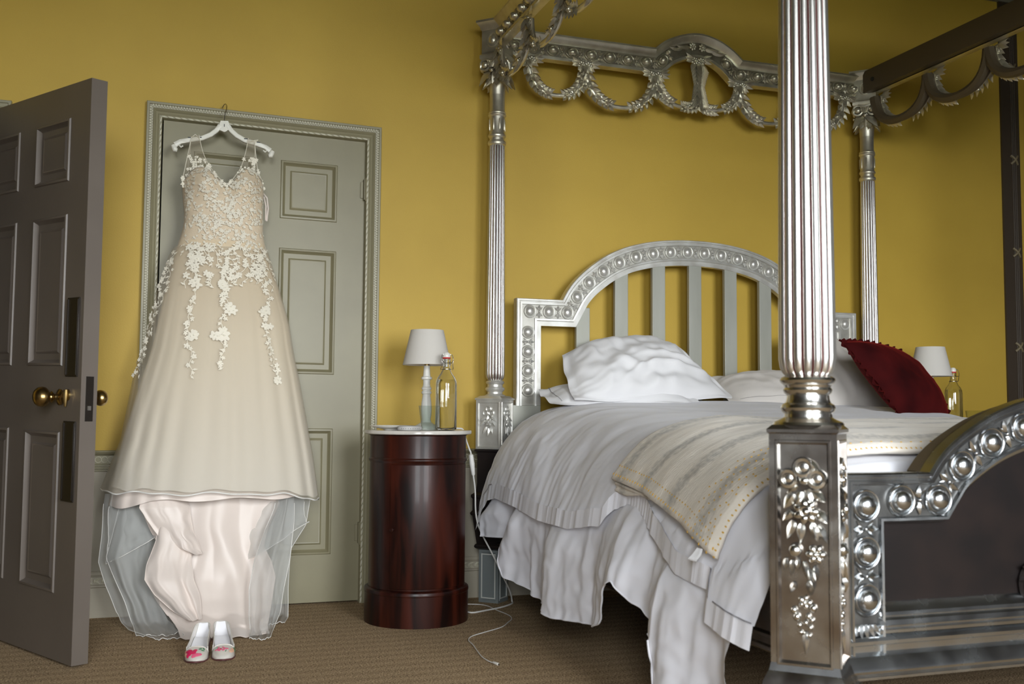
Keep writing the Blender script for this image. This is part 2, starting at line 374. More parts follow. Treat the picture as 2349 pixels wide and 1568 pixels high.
def inst(src, name, parent, M=None):
    # a copy of a part: shares mesh data; M = matrix in the parent's space
    o = src.copy(); o.name = name; COL.objects.link(o); o.parent = parent
    if M is not None: o.matrix_local = M
    return o
def part_mesh(me, name, parent, M, m=None):
    o = bpy.data.objects.new(name, me); COL.objects.link(o); o.parent = parent; o.matrix_local = M
    return o
def frame(o, t, n, out, base):
    M = Matrix((Vector(t), Vector(n), Vector(out))).transposed().to_4x4(); M.translation = Vector(o)-base; return M
def smooth(t): t = max(0, min(1, t)); return t*t*(3-2*t)
def interp(x, tab):
    if x <= tab[0][0]: return tab[0][1]
    for (a, b), (c, d) in zip(tab, tab[1:]):
        if x <= c: return b+(d-b)*(x-a)/(c-a)
    return tab[-1][1]
def cat_rom(P, n):
    P = [Vector(p) for p in P]; out = []
    for i in range(len(P)-1):
        a, b, c, d = P[max(i-1, 0)], P[i], P[i+1], P[min(i+2, len(P)-1)]
        for k in range(n):
            t = k/n; out.append(0.5*((2*b)+(c-a)*t+(2*a-5*b+4*c-d)*t*t+(3*b-a-3*c+d)*t**3))
    out.append(P[-1]); return out
def resample(P, n):
    P = [Vector(p) for p in P]; L = [0]
    for a, b in zip(P, P[1:]): L.append(L[-1]+(b-a).length)
    out = []; k = 0
    for i in range(n):
        q = L[-1]*i/(n-1)
        while k < len(P)-2 and L[k+1] < q: k += 1
        d = L[k+1]-L[k]; out.append(P[k].lerp(P[k+1], (q-L[k])/d if d > 1e-12 else 0))
    return out
def miters(P, closed=False, side=1):
    n = len(P); out = []
    def nr(a, b):
        d = Vector(b)-Vector(a); d = d.normalized(); return Vector((d.y, -d.x))*side
    for i in range(n):
        if closed: n1, n2 = nr(P[i-1], P[i]), nr(P[i], P[(i+1) % n])
        else:
            n1 = nr(P[i-1], P[i]) if i else nr(P[0], P[1]); n2 = nr(P[i], P[i+1]) if i < n-1 else n1
        b = (n1+n2); b = b/max(1e-6, b.length_squared)*2 if b.length > 1e-6 else n1
        if b.length > 2.5: b = b.normalized()*2.5
        out.append(b)
    return out
def sweep(mb, P, prof, mapf, closed=False, side=1, caps=True):
    # P: 2-D path; prof: (inward offset, height); mapf(s, t, h) -> 3-D
    P = [Vector(p) for p in P]; mi = miters(P, closed, side); k = len(prof); vs, fs = [], []
    for p, q in zip(P, mi):
        for d, h in prof:
            c = p+q*d; vs.append(mapf(c.x, c.y, h))
    n = len(P)
    for i in range(n if closed else n-1):
        j = (i+1) % n
        for a in range(k-1): fs.append((i*k+a, j*k+a, j*k+a+1, i*k+a+1))
    if caps and not closed: fs.append(tuple(range(k))); fs.append(tuple((n-1)*k+a for a in range(k-1, -1, -1)))
    mb.add(vs, fs)
def rect(x0, x1, z0, z1): return [(x0, z0), (x0, z1), (x1, z1), (x1, z0)]

# ------------------------------------------------------------------ room shell
def struct(name, mb, m, parent=None, **k):
    o = mb.build(name, m, parent, **k)
    if parent is None: o['kind'] = 'structure'
    return o
b = MB(); b.box(XL-0.4, XR+0.4, YF-0.4, 1.6, -0.12, 0.0); struct('floor', b, 'carpet')
b = MB(); b.box(XL-0.2, XR+0.2, YF-0.2, 1.6, ZC, ZC+0.12); struct('ceiling', b, 'ceiling')
# back wall with two door openings
D1 = (0.006, 0.884, 2.062)      # closed door opening
D2 = (-1.50, -0.700, 2.0)       # doorway of the open door
b = MB()
for x0, x1, z0, z1 in ((XL-0.2, D2[0], 0, ZC), (D2[0], D2[1], D2[2], ZC), (D2[1], D1[0], 0, ZC), (D1[0], D1[1], D1[2], ZC), (D1[1], XR+0.2, 0, ZC)):
    b.box(x0, x1, 0, 0.16, z0, z1)
struct('wall_back', b, 'wall')
b = MB(); b.box(XL-0.16, XL, YF, 0, 0, ZC); struct('wall_left', b, 'darkwall')
b = MB(); b.box(XR, XR+0.2, YF, 0.16, 0, ZC); struct('wall_right', b, 'darkwall')
b = MB()
for x0, x1, z0, z1 in ((XL-0.2, WINS[0][0], 0, ZC), (WINS[0][1], WINS[1][0], 0, ZC), (WINS[1][1], XR+0.2, 0, ZC))+tuple((a, c, z, w) for a, c in WINS for z, w in ((0, WZ[0]), (WZ[1], ZC))):
    b.box(x0, x1, YF-0.2, YF, z0, z1)
struct('wall_front', b, 'darkwall')
def sash(name, mp, w0, w1):
    r = thing(name, mp((w0+w1)/2, WZ[0], 0), kind='structure')
    b = MB()
    def bar(a0, a1, c0, c1, h0, h1):
        P = [mp(a, c, h) for h in (h0, h1) for c in (c0, c1) for a in (a0, a1)]
        b.add(P, [(0,1,3,2),(4,6,7,5),(0,4,5,1),(2,3,7,6),(0,2,6,4),(1,5,7,3)])
    w = 0.05
    bar(w0, w0+w, *WZ, 0.07, 0.13); bar(w1-w, w1, *WZ, 0.07, 0.13); bar(w0, w1, WZ[0], WZ[0]+w, 0.07, 0.13); bar(w0, w1, WZ[1]-w, WZ[1], 0.07, 0.13)
    for k in (1, 2): x = w0+(w1-w0)*k/3; bar(x-0.011, x+0.011, *WZ, 0.085, 0.115)
    for k in (1, 2, 3): z = WZ[0]+(WZ[1]-WZ[0])*k/4; t = 0.022 if k == 2 else 0.011; bar(w0, w1, z-t, z+t, 0.085, 0.115)
    b.build('window_frame', 'trimlight', r)
    b = MB(); 
    for q in (0,):
        bar(w0-0.04, w1+0.04, WZ[0]-0.04, WZ[0]-0.002, -0.06, 0.2)
    b.build('window_sill', 'trimlight', r)
for k, (a, c) in enumerate(WINS): sash('window_%d' % (k+1), lambda a, c, h: (a, YF-h, c), a, c)
b = MB(); b.box(-40, 45, -60, YF-0.5, -3.6, -3.5); struct('ground_outside', b, 'lawn')
# dark passage behind the open door
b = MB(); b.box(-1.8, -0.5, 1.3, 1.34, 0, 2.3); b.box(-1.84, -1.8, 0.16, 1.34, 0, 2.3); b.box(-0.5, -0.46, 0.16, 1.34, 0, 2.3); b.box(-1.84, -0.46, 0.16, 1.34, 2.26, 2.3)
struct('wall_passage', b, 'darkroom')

# dado, chair rail, skirting on the back wall
mapB = lambda s, t, h: (s, -h, t)
def hstrip(mb, x0, x1, prof):       # prof: (z, h) list, extruded along x
    k = len(prof); vs = [(x, -h, z) for x in (x0, x1) for z, h in prof]
    fs = [(i, i+1, k+i+1, k+i) for i in range(k-1)]+[tuple(range(k)), tuple(range(2*k-1, k-1, -1))]
    mb.add(vs, fs)
SP = [(-0.568, -0.057), (0.939, 4.493)]
for i, (x0, x1) in enumerate(SP):
    b = MB(); b.box(x0, x1, -0.004, 0.001, 0.15, 0.60); struct('trim_%d' % (i+1), b, 'dado')
    b = MB()
    hstrip(b, x0, x1, [(0.666, 0), (0.666, 0.034), (0.660, 0.037), (0.655, 0.033), (0.648, 0.022), (0.645, 0.014), (0.612, 0.014), (0.609, 0.020),
                       (0.604, 0.020), (0.602, 0.014), (0.597, 0.014), (0.595, 0.018), (0.590, 0.018), (0.588, 0.010), (0.582, 0.010), (0.578, 0.0)])
    cr_ = struct('trim_%d' % (i+3), b, 'trimpaint', angle=25)
    b = MB(); x = x0+0.014; xe = min(x1, 1.62)
    while x < xe:
        b.ring((x, -0.0155, 0.6285), (0, -1, 0), 0.0118, 0.0022, 14, 4); x += 0.0236
    tag(b.build('ring_chain_ornament', 'trimlight', cr_), kind='stuff')
    b = MB()
    hstrip(b, x0, x1, [(0.182, 0), (0.182, 0.010), (0.176, 0.014), (0.168, 0.014), (0.163, 0.020), (0.160, 0.024), (0.132, 0.026), (0.128, 0.032), (0.122, 0.032), (0.118, 0.027), (0.0, 0.027), (0, 0)])
    sk = struct('baseboard_back' if i else 'baseboard_back_left', b, 'dado', angle=25)
    b = MB(); x = x0+0.01
    while x < xe:
        for q in (-1, 1): b.leaf((x, -0.024, 0.146), (0.8, -0.05, 0.45*q), (0, -1, 0), 0.026, 0.014, 0.1, 0.2, 3)
        b.ell((x, -0.026, 0.146), (0.005, 0.004, 0.008)); x += 0.03
    tag(b.build('leaf_ornament', 'trimlight', sk), kind='stuff')
b = MB(); hstrip(b, XL, XR, [(3.19, 0), (3.19, 0.02), (3.21, 0.03), (3.24, 0.035), (3.30, 0.07), (3.34, 0.12), (3.36, 0.13), (3.40, 0.13), (3.4, 0)])
struct('trim_7', b, 'ceiling', angle=25)
# reed-and-ribbon moulding at the right end of the wall
b = MB(); b.box(4.493, 4.62, -0.012, 0, 0, 3.19)
for k in range(3): b.tube([(4.563+0.012*k, -0.012, 0.0), (4.563+0.012*k, -0.012, 3.19)], 0.007, 8)
rt = struct('trim_8', b, 'reeddark')
for zc in (0.68, 1.217, 1.75, 2.278, 2.81):
    b = MB()
    for q in (-1, 1): b.tube([(4.551, -0.014, zc-0.024*q), (4.563, -0.021, zc-0.013*q), (4.575, -0.024, zc), (4.587, -0.021, zc+0.013*q), (4.599, -0.014, zc+0.024*q)], 0.007, 6)
    b.build('ribbon_cross', 'ribbon', rt)

# ------------------------------------------------------------------ doors
PANEL = [(0, 0), (0.003, 0.005), (0.010, 0.006), (0.017, -0.005), (0.022, -0.009), (0.042, -0.009), (0.049, -0.003), (0.053, -0.004)]
def door_body(b, mp, w, h, cols, rows, th):
    def bx(a0, a1, c0, c1, h0, h1):
        P = [mp(a, c, hh) for hh in (h0, h1) for c in (c0, c1) for a in (a0, a1)]
        b.add(P, [(0,1,3,2),(4,6,7,5),(0,4,5,1),(2,3,7,6),(0,2,6,4),(1,5,7,3)])
    bx(0, w, rows[0][0]*0+0.008, h, -th+0.012, -0.012)
    xs = [0]+[v for c in cols for v in c]+[w]
    for h0, h1 in ((-0.012, 0), (-th, -th+0.012)):
        for k in range(0, len(xs), 2): bx(xs[k], xs[k+1], 0.008, h, h0, h1)
        zs = [0.008]+[v for r in rows for v in r]+[h]
        for k in range(0, len(zs), 2):
            for c in cols: bx(c[0], c[1], zs[k], zs[k+1], h0, h1)
def door_panel(mp, c, r, parent, m, th=None):
    for back in ((0, 1) if th else (0,)):
        m2 = (lambda s, t, h: mp(s, t, -th-h)) if back else mp
        b = MB(); P = rect(c[0], c[1], r[0], r[1]); sweep(b, P, PANEL, m2, True, 1)
        d, h = PANEL[-1]; b.add([m2(c[0]+d, r[0]+d, h), m2(c[0]+d, r[1]-d, h), m2(c[1]-d, r[1]-d, h), m2(c[1]-d, r[0]+d, h)], [(0, 1, 2, 3)])
        b.build('panel', m, parent, angle=20)
# closed panelled door; the old opening leans a little
mp1 = lambda s, t, h: (0.012+s, 0.02-h, t*(1-0.0085*(0.012+s-0.44)))
cols = ((0.126, 0.375), (0.491, 0.740)); rows = ((0.212, 0.757), (0.994, 1.542), (1.672, 1.930))
b = MB(); door_body(b, mp1, 0.866, 2.05, cols, rows, 0.045)
d1 = struct('door_1', b, 'greige', angle=20)
tag(d1, 'closed greige six panel door behind the hanging wedding dress', 'door')
for c in cols:
    for r in rows: door_panel(mp1, c, r, d1, 'greige', 0.045)
for z0, z1 in ((1.775, 1.868), (0.256, 0.347)):
    b = MB(); b.box(0.868, 0.884, -0.004, 0.02, z0, z1); b.tube([(0.8775, -0.006, z0-0.006), (0.8775, -0.006, z1+0.006)], 0.006, 8)
    b.box(0.855, 0.868, 0.014, 0.02, z0+0.01, z1-0.01)
    tag(b.build('hinge', 'greige', d1, bevel=0.001))
b = MB(); b.box(D1[0], D1[1], 0.10, 0.14, 0, 2.1); b.build('dark_backing', 'darkroom', d1)
def architrave(name, xo0, xo1, zt, width, mp, detail=True):
    b = MB(); P = [(xo0, 0), (xo0, zt), (xo1, zt), (xo1, 0)]; w = width
    prof = [(0, 0), (0, 0.026), (0.002, 0.029), (0.011, 0.029), (0.013, 0.024), (0.026, 0.022), (0.028, 0.026), (0.031, 0.024), (0.038, 0.014), (0.046, 0.010), (0.048, 0.013), (w-0.012, 0.010), (w-0.003, 0.010), (w, 0.002), (w, -0.05)]
    sweep(b, P, prof, mp, False, 1); o = struct(name, b, 'trimpaint', angle=22)
    if not detail: return o
    # leaf-and-dart row and twisted ribbon bead
    b = MB(); b2 = MB()
    def run(off, step, fn):
        Q = [Vector(p) for p in P]; mi = miters(P); Q = [p+q*off for p, q in zip(Q, mi)]
        for a, c in zip(Q, Q[1:]):
            d = c-a; n = int(d.length/step); d.normalize(); nr = Vector((d.y, -d.x))
            for k in range(n): fn(a+d*((k+0.5)*(c-a).length/n), d, nr)
    def W3(v): return Vector(mp(v.x, v.y, 0))-Vector(mp(0, 0, 0))
    def lf(p, d, nr):
        D3, N3 = Vector((d.x, 0, d.y)), Vector((nr.x, 0, nr.y)); q = p+nr*-0.0035
        b.ell(mp(q.x, q.y, 0.0245), (0.0042, 0.0062, 0.0035), D3, N3, (0, -1, 0), 6, 4)
        q = p+d*0.0056+nr*0.003; b.ell(mp(q.x, q.y, 0.0235), (0.0028, 0.0034, 0.003), D3, N3, (0, -1, 0), 6, 3)
    run(0.0195, 0.0112, lf)
    def rp(p, d, nr):
        D3, N3 = Vector((d.x, 0, d.y)), Vector((nr.x, 0, nr.y)); D3 = (D3+N3*0.16).normalized(); N3 = D3.cross(Vector((0, -1, 0)))
        b2.ell(mp(p.x, p.y, 0.0105), (0.0150, 0.0040, 0.0045), D3, N3, (0, -1, 0), 8, 4)
    run(w-0.0065, 0.0265, rp)
    tag(b.build('leaf_and_dart_carving', 'trimlight', o), kind='stuff'); tag(b2.build('twisted_ribbon_carving', 'trimlight', o), kind='stuff')
    return o
mpa = lambda s, t, h: (s, -h, t*(1-0.0085*(s-0.44)))
tag(architrave('trim_9', -0.057, 0.939, 2.113, 0.064, mpa))
architrave('trim_10', -1.63, -0.568, 2.065, 0.064, mapB, False)
b = MB(); b.box(D2[0]-.001, D2[0]+.02, .001, .17, 0, D2[2]); b.box(D2[1]-.02, D2[1]+.001, .001, .17, 0, D2[2]); b.box(D2[0], D2[1], .001, .17, D2[2]-.02, D2[2]+.001); struct('trim_11', b, 'trimpaint', angle=20)

# open door on the left, hinged on the doorway's right jamb
A2 = Vector((-0.221, -0.879)); E2 = Vector((-0.4815, 0.8764)); V2 = Vector((-0.8764, -0.4815))
def mp2(s, t, h):
    p = A2+E2*s+V2*h; return (p.x, p.y, t*(1+0.030*s))
cols = ((0.142, 0.408), (0.550, 0.816)); rows = ((0.222, 0.752), (0.972, 1.487), (1.600, 1.818))
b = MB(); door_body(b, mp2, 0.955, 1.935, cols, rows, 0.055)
d2 = struct('door_2', b, 'doorshade', angle=20, loc=(-0.68, -0.05, 0))
tag(d2, 'shade-darkened taupe six panel door standing open at the far left', 'door')
for c in cols:
    for r in rows: door_panel(mp2, c, r, d2, 'doorshade', 0.055)
def dbox(b, s0, s1, t0, t1, h0, h1):
    P = [mp2(s, t, h) for h in (h0, h1) for t in (t0, t1) for s in (s0, s1)]
    b.add(P, [(0,1,3,2),(4,6,7,5),(0,4,5,1),(2,3,7,6),(0,2,6,4),(1,5,7,3)])
for t0, t1 in ((0.937, 1.200), (0.527, 0.790)):
    b = MB(); dbox(b, 0.026, 0.110, t0, t1, 0, 0.005)
    tag(b.build('finger_plate', 'plate', d2, bevel=0.0015), 'dark bronze finger plate')
    b = MB()
    for s in (0.032, 0.104): dbox(b, s-0.0025, s+0.0025, t0+0.006, t1-0.006, 0.005, 0.0075)
    b.build('plate_rim', 'plate', d2)
b = MB(); dbox(b, -0.0035, 0, 0.792, 0.939, -0.041, -0.016); lk = tag(b.build('lock_plate', 'plate', d2), 'dark metal mortise lock plate in the door edge')
b = MB(); dbox(b, -0.007, -0.0035, 0.828, 0.842, -0.033, -0.023); b.build('latch', 'steel', lk)
def knob(h0, sg, s=0.148, t=0.868, k=1.0):
    # turned along the door's normal
    prof = [(0.027, 0), (0.027, 0.004), (0.020, 0.008), (0.011, 0.011), (0.010, 0.022), (0.015, 0.026), (0.019, 0.030), (0.013, 0.034), (0.012, 0.038), (0.025, 0.044), (0.0325, 0.053), (0.034, 0.064), (0.031, 0.075), (0.024, 0.083), (0.013, 0.088), (0.0, 0.089)]
    b = MB(); b.lathe([(r*k+0.00001, z) for r, z in prof], (0, 0), 24)
    b.v = [mp2(s+x, t+y, h0+sg*z*k) for x, y, z in b.v]
    return b
tag(knob(0, 1).build('door_knob', 'brass', d2), 'ribbed brass beehive knob'); knob(-0.055, -1, 0.075, 0.868, 0.8).build('door_knob', 'brass', d2)
b = MB(); pts = [mp2(0.10+0.003*k, 0.868, 0.004) for k in range(2)]
b.lathe([(0.016, 0), (0.016, 0.005), (0.010, 0.008), (0, 0.008)], (0, 0), 16); b.v = [mp2(0.090+x, 0.876+y*1.2, z) for x, y, z in b.v]
b.tube([mp2(0.088, 0.893, 0.010), mp2(0.087, 0.87, 0.012), mp2(0.088, 0.838, 0.010)], [0.007, 0.009, 0.004], 8)
b.tube([mp2(0.100, 0.885, 0.010), mp2(0.110, 0.865, 0.014), mp2(0.116, 0.845, 0.010)], [0.007, 0.008, 0.003], 8)
b.build('keyhole_cover', 'brass', d2)

# ------------------------------------------------------------------ four-poster bed
BX0, BX1, BYH, BYF = 1.450, 3.480, -0.130, -2.440
BC = 2.467
bed = thing('four_poster_bed', (BC, -1.285, 0), 'silver-leafed carved four-poster bed with fluted posts and an arched headboard', 'bed')
BB = base_of(bed)
R2 = math.sqrt(0.5)
def sq(b, c, prof):
    # stack of squares turned 45 degrees: prof = (half diagonal, z)
    b.lathe(prof, c, 4)
def panel_face(b, c, R, k, z0, z1, ins, dep):
    # recessed panel on face k of a turned square post; returns mapper (s, t, h)
    a = PI/4+k*PI/2; n = Vector((math.cos(a), math.sin(a), 0)); t = Vector((-n.y, n.x, 0)); ap = R*R2
    o = Vector((c[0], c[1], 0))+n*ap
    return lambda s, z, h: tuple(o+t*s+n*h+Vector((0, 0, z)))
def boxpost(b, c, R, z0, z1, ins, dep):
    hw = R*R2
    for k in range(4):
        m = panel_face(b, c, R, k, z0, z1, ins, dep)
        P = rect(-hw, hw, z0, z1); sweep(b, P, [(0, 0), (ins*0.55, 0), (ins*0.62, 0.0025), (ins*0.8, 0.0025), (ins, -dep)], m, True, 1)
        b.add([m(-hw+ins, z0+ins, -dep), m(-hw+ins, z1-ins, -dep), m(hw-ins, z1-ins, -dep), m(hw-ins, z0+ins, -dep)], [(0, 1, 2, 3)])
    b.lathe([(R, z0), (0.001, z0)], c, 4, cap=False); b.lathe([(R, z1), (0.001, z1)], c, 4, cap=False)
def shaft(b, c, z0, z1, r0, r1, nf=16, dep=0.17, end=0.03):
    n = nf*10
    rf = lambda a: 1-dep*(1-abs(math.sin(nf*a/2))**0.55)
    prof = [(r0*0.70, z0), (r0*0.86, z0+end*0.22), (r0*0.95, z0+end*0.5), (r0, z0+end)]
    for k in range(1, 7): t = k/6; prof.append((r0+(r1-r0)*t**1.25, z0+end+(z1-end*0.4-z0-end)*t))
    prof.append((r1*0.96, z1))
    vs, fs = [], []
    for q, (r, z) in enumerate(prof):
        dp = rf
        for i in range(n):
            a = 2*PI*i/n; rr = r*dp(a); vs.append((c[0]+rr*math.cos(a), c[1]+rr*math.sin(a), z))
    for q in range(len(prof)-1):
        for i in range(n): j = (i+1) % n; fs.append((q*n+i, q*n+j, (q+1)*n+j, (q+1)*n+i))
    b.add(vs, fs)
def grooves(o, nf=16, per=10):
    # the red bole shows in the hollows between the reeds
    me = o.data; me.materials.append(MAT['bole']); n = nf*per
    for p in me.polygons:
        v = min(x % n for x in p.vertices) if not (0 in [x % n for x in p.vertices] and n-1 in [x % n for x in p.vertices]) else n-1
        if v % per in (0, per-1): p.material_index = 1
def capital(b, c, z0, R):
    # acanthus bell, four scrolls, turned-square abacus with an oval boss
    b.lathe([(R*0.42, z0), (R*0.44, z0+0.05), (R*0.55, z0+0.11), (R*0.5, z0+0.17)], c, 20)
    cx, cy = c
    for k in range(8):
        a = k*PI/4; n = Vector((math.cos(a), math.sin(a), 0)); o = Vector((cx, cy, z0+0.085))+n*R*0.40
        big = k % 2 == 0
        b.leaf(o+Vector((0, 0, 0.03)), Vector((0, 0, -1))+n*(0.36 if big else 0.15), n, 0.085 if big else 0.075, 0.080 if big else 0.055, 0.28 if big else 0.12, 0.3, 6)
        for q in (-1, 1):
            t = Vector((-n.y, n.x, 0))*q
            b.leaf(o+t*0.012, Vector((0, 0, -1))+n*0.2+t*0.22, n, 0.060, 0.036, 0.3, 0.3, 4)
    for k in range(4):
        a = PI/4+k*PI/2; n = Vector((math.cos(a), math.sin(a), 0)); t = Vector((-n.y, n.x, 0)); o = Vector((cx, cy, z0+0.130))+n*R*0.66
        for q in (-1, 1):
            p = o+t*(R*0.42*q)
            b.ring(p, n, 0.024, 0.006, 18, 6); b.ell(p+n*0.002, (0.016, 0.016, 0.012), t, Vector((0, 0, 1)), n, 12, 6)
        for q in range(-2, 3): b.leaf(o+t*(0.004*q)+n*0.004+Vector((0, 0, -0.015)), t*(0.22*q)+Vector((0, 0, 1)), n, 0.045, 0.010, 0.05, 0.4, 3)
        b.ell(o+n*0.006-Vector((0, 0, 0.028)), (0.010, 0.010, 0.008), t, Vector((0, 0, 1)), n, 8, 5)
        b.tube([o+t*(-R*0.4)+Vector((0, 0, 0.028)), o+Vector((0, 0, 0.018))+n*0.004, o+t*(R*0.4)+Vector((0, 0, 0.028))], 0.008, 6)
        b.tube([o+t*(-R*0.36)+Vector((0, 0, -0.05))-n*0.012, o+t*(R*0.36)+Vector((0, 0, -0.05))-n*0.012], 0.009, 6)
    b.lathe([(R*0.92, z0+0.155), (R*1.02, z0+0.162), (R*1.02, z0+0.178), (R*0.9, z0+0.184), (R*0.9, z0+0.19)], c, 4)
def block(b, c, z0, z1, R):
    b.lathe([(R*0.9, z0), (R*0.9, z1-0.045), (R*0.96, z1-0.040), (R*1.02, z1-0.028), (R*1.2, z1-0.012), (R*1.24, z1-0.010), (R*1.24, z1), (0.001, z1)], c, 4)
    for k in range(4):
        a = PI/4+k*PI/2; n = Vector((math.cos(a), math.sin(a), 0)); t = Vector((-n.y, n.x, 0)); o = Vector((c[0], c[1], (z0+z1)/2-0.018))+n*R*0.9*R2
        b.ring(o, n, 0.030, 0.005, 20, 6, sx=0.8); b.ell(o, (0.018, 0.022, 0.012), t, Vector((0, 0, 1)), n, 12, 6)
def necking(b, c, z, r):
    # plain turned section between reeding and capital; z = lower ring
    b.lathe([(r*0.9, z-0.004), (r*1.10, z+0.002), (r*1.16, z+0.010), (r*1.10, z+0.018), (r*0.93, z+0.022), (r*0.92, z+0.032), (r*1.08, z+0.038), (r*1.12, z+0.044), (r*1.05, z+0.050),
             (r*0.98, z+0.055), (r*1.0, z+0.130), (r*1.10, z+0.134), (r*1.14, z+0.139), (r*1.06, z+0.144), (r*1.10, z+0.149), (r*1.02, z+0.154), (r*0.94, z+0.160), (r*0.96, z+0.255)], c, 32)
    for k in range(8):
        a = k*PI/4; n = Vector((math.cos(a), math.sin(a), 0))
        o = Vector((c[0], c[1], 0))+n*r*0.99; b.tube([o+Vector((0, 0, z+q)) for q in (0.065, 0.07, 0.115, 0.12)], [0.001, 0.004, 0.004, 0.001], 6)
def flower_drop(mp, n, sc, b):
    """carved bow, blossom, leaves, fruit and husks in face coordinates (s across, z)"""
    O = lambda s, z, h=0.0: Vector(mp(s*sc, z*sc, h))
    T = (O(1, 0)-O(0, 0)).normalized(); Z = Vector((0, 0, 1)); n = Vector(n)
    D = lambda ds, dz: T*ds+Z*dz
    for s, z, rr in ((-0.034, -0.026, 0.019), (0.0, 0.0, 0.020), (0.030, -0.026, 0.019)):      # bow loops
        b.ring(O(s, z, 0.006*sc), n, rr*sc*0.95, 0.0062*sc, 18, 6); b.ell(O(s, z, 0.001), (rr*sc*0.6, rr*sc*0.6, 0.003*sc), T, Z, n, 10, 5)
    b.ell(O(0.003, -0.030, 0.009*sc), (0.011*sc, 0.010*sc, 0.009*sc), T, Z, n, 10, 6)
    for s, z, ds, dz, L, w in ((0.012, 0.016, 0.9, -0.8, 0.036, 0.016), (-0.012, -0.042, -0.7, -0.5, 0.034, 0.012), (-0.022, -0.060, -0.6, -1, 0.040, 0.026), (0.02, -0.054, 0.8, -0.6, 0.038, 0.024),
                               (0.008, -0.05, 0.35, -1, 0.036, 0.022), (-0.006, -0.055, -0.2, -1, 0.036, 0.022), (-0.026, -0.10, -0.8, -0.9, 0.03, 0.02), (0.03, -0.10, 0.8, -0.8, 0.034, 0.022)):
        b.leaf(O(s, z, 0.004*sc), D(ds, dz), n, L*sc, w*sc, 0.25, 0.35, 5)
    b.rose(O(0.006, -0.100, 0.003*sc), n, 0.029*sc, 7); b.ring(O(0.006, -0.098, 0.016*sc), n, 0.011*sc, 0.004*sc, 12, 5)
    for s, z, ds, dz in ((-0.022, -0.122, -0.35, -1), (-0.005, -0.128, -0.05, -1), (0.018, -0.126, 0.35, -1), (0.030, -0.130, 0.6, -1)):
        b.leaf(O(s, z, 0.005*sc), D(ds, dz), n, 0.044*sc, 0.020*sc, 0.15, 0.45, 5)
    b.ell(O(-0.019, -0.189, 0.008*sc), (0.0155*sc, 0.0165*sc, 0.014*sc), T, Z, n, 12, 8)
    b.rose(O(0.026, -0.196, 0.003*sc), n, 0.022*sc, 6)
    for s, z, ds, dz, L, w in ((-0.040, -0.208, -0.15, -1, 0.03, 0.013), (-0.027, -0.212, -0.05, -1, 0.036, 0.013), (-0.014, -0.205, 0, -1, 0.03, 0.012), (0.0, -0.214, 0.25, -1, 0.042, 0.015),
                               (0.010, -0.232, 0.3, -1, 0.044, 0.018), (0.024, -0.222, 0.1, -1, 0.036, 0.015), (-0.022, -0.262, -0.35, -1, 0.026, 0.015), (0.012, -0.256, 0.1, -1, 0.034, 0.02)):
        b.leaf(O(s, z, 0.005*sc), D(ds, dz), n, L*sc, w*sc, 0.15, 0.55, 5)
    b.rose(O(0.0, -0.306, 0.002*sc), n, 0.016*sc, 5)
    for s, z, r in ((0.019, -0.318, 0.009), (-0.018, -0.340, 0.009), (-0.024, -0.325, 0.008), (0.008, -0.337, 0.007), (0.016, -0.345, 0.006), (-0.012, -0.358, 0.006), (0.012, -0.362, 0.006), (-0.009, -0.374, 0.005), (0.010, -0.380, 0.005), (0.002, -0.352, 0.006)):
        b.ell(O(s, z, 0.003*sc), (r*sc, r*sc*1.15, r*sc), T, Z, n, 8, 5)
    b.leaf(O(0.001, -0.372, 0.003*sc), D(0.02, -1), n, 0.05*sc, 0.016*sc, 0.1, 0.4, 5)

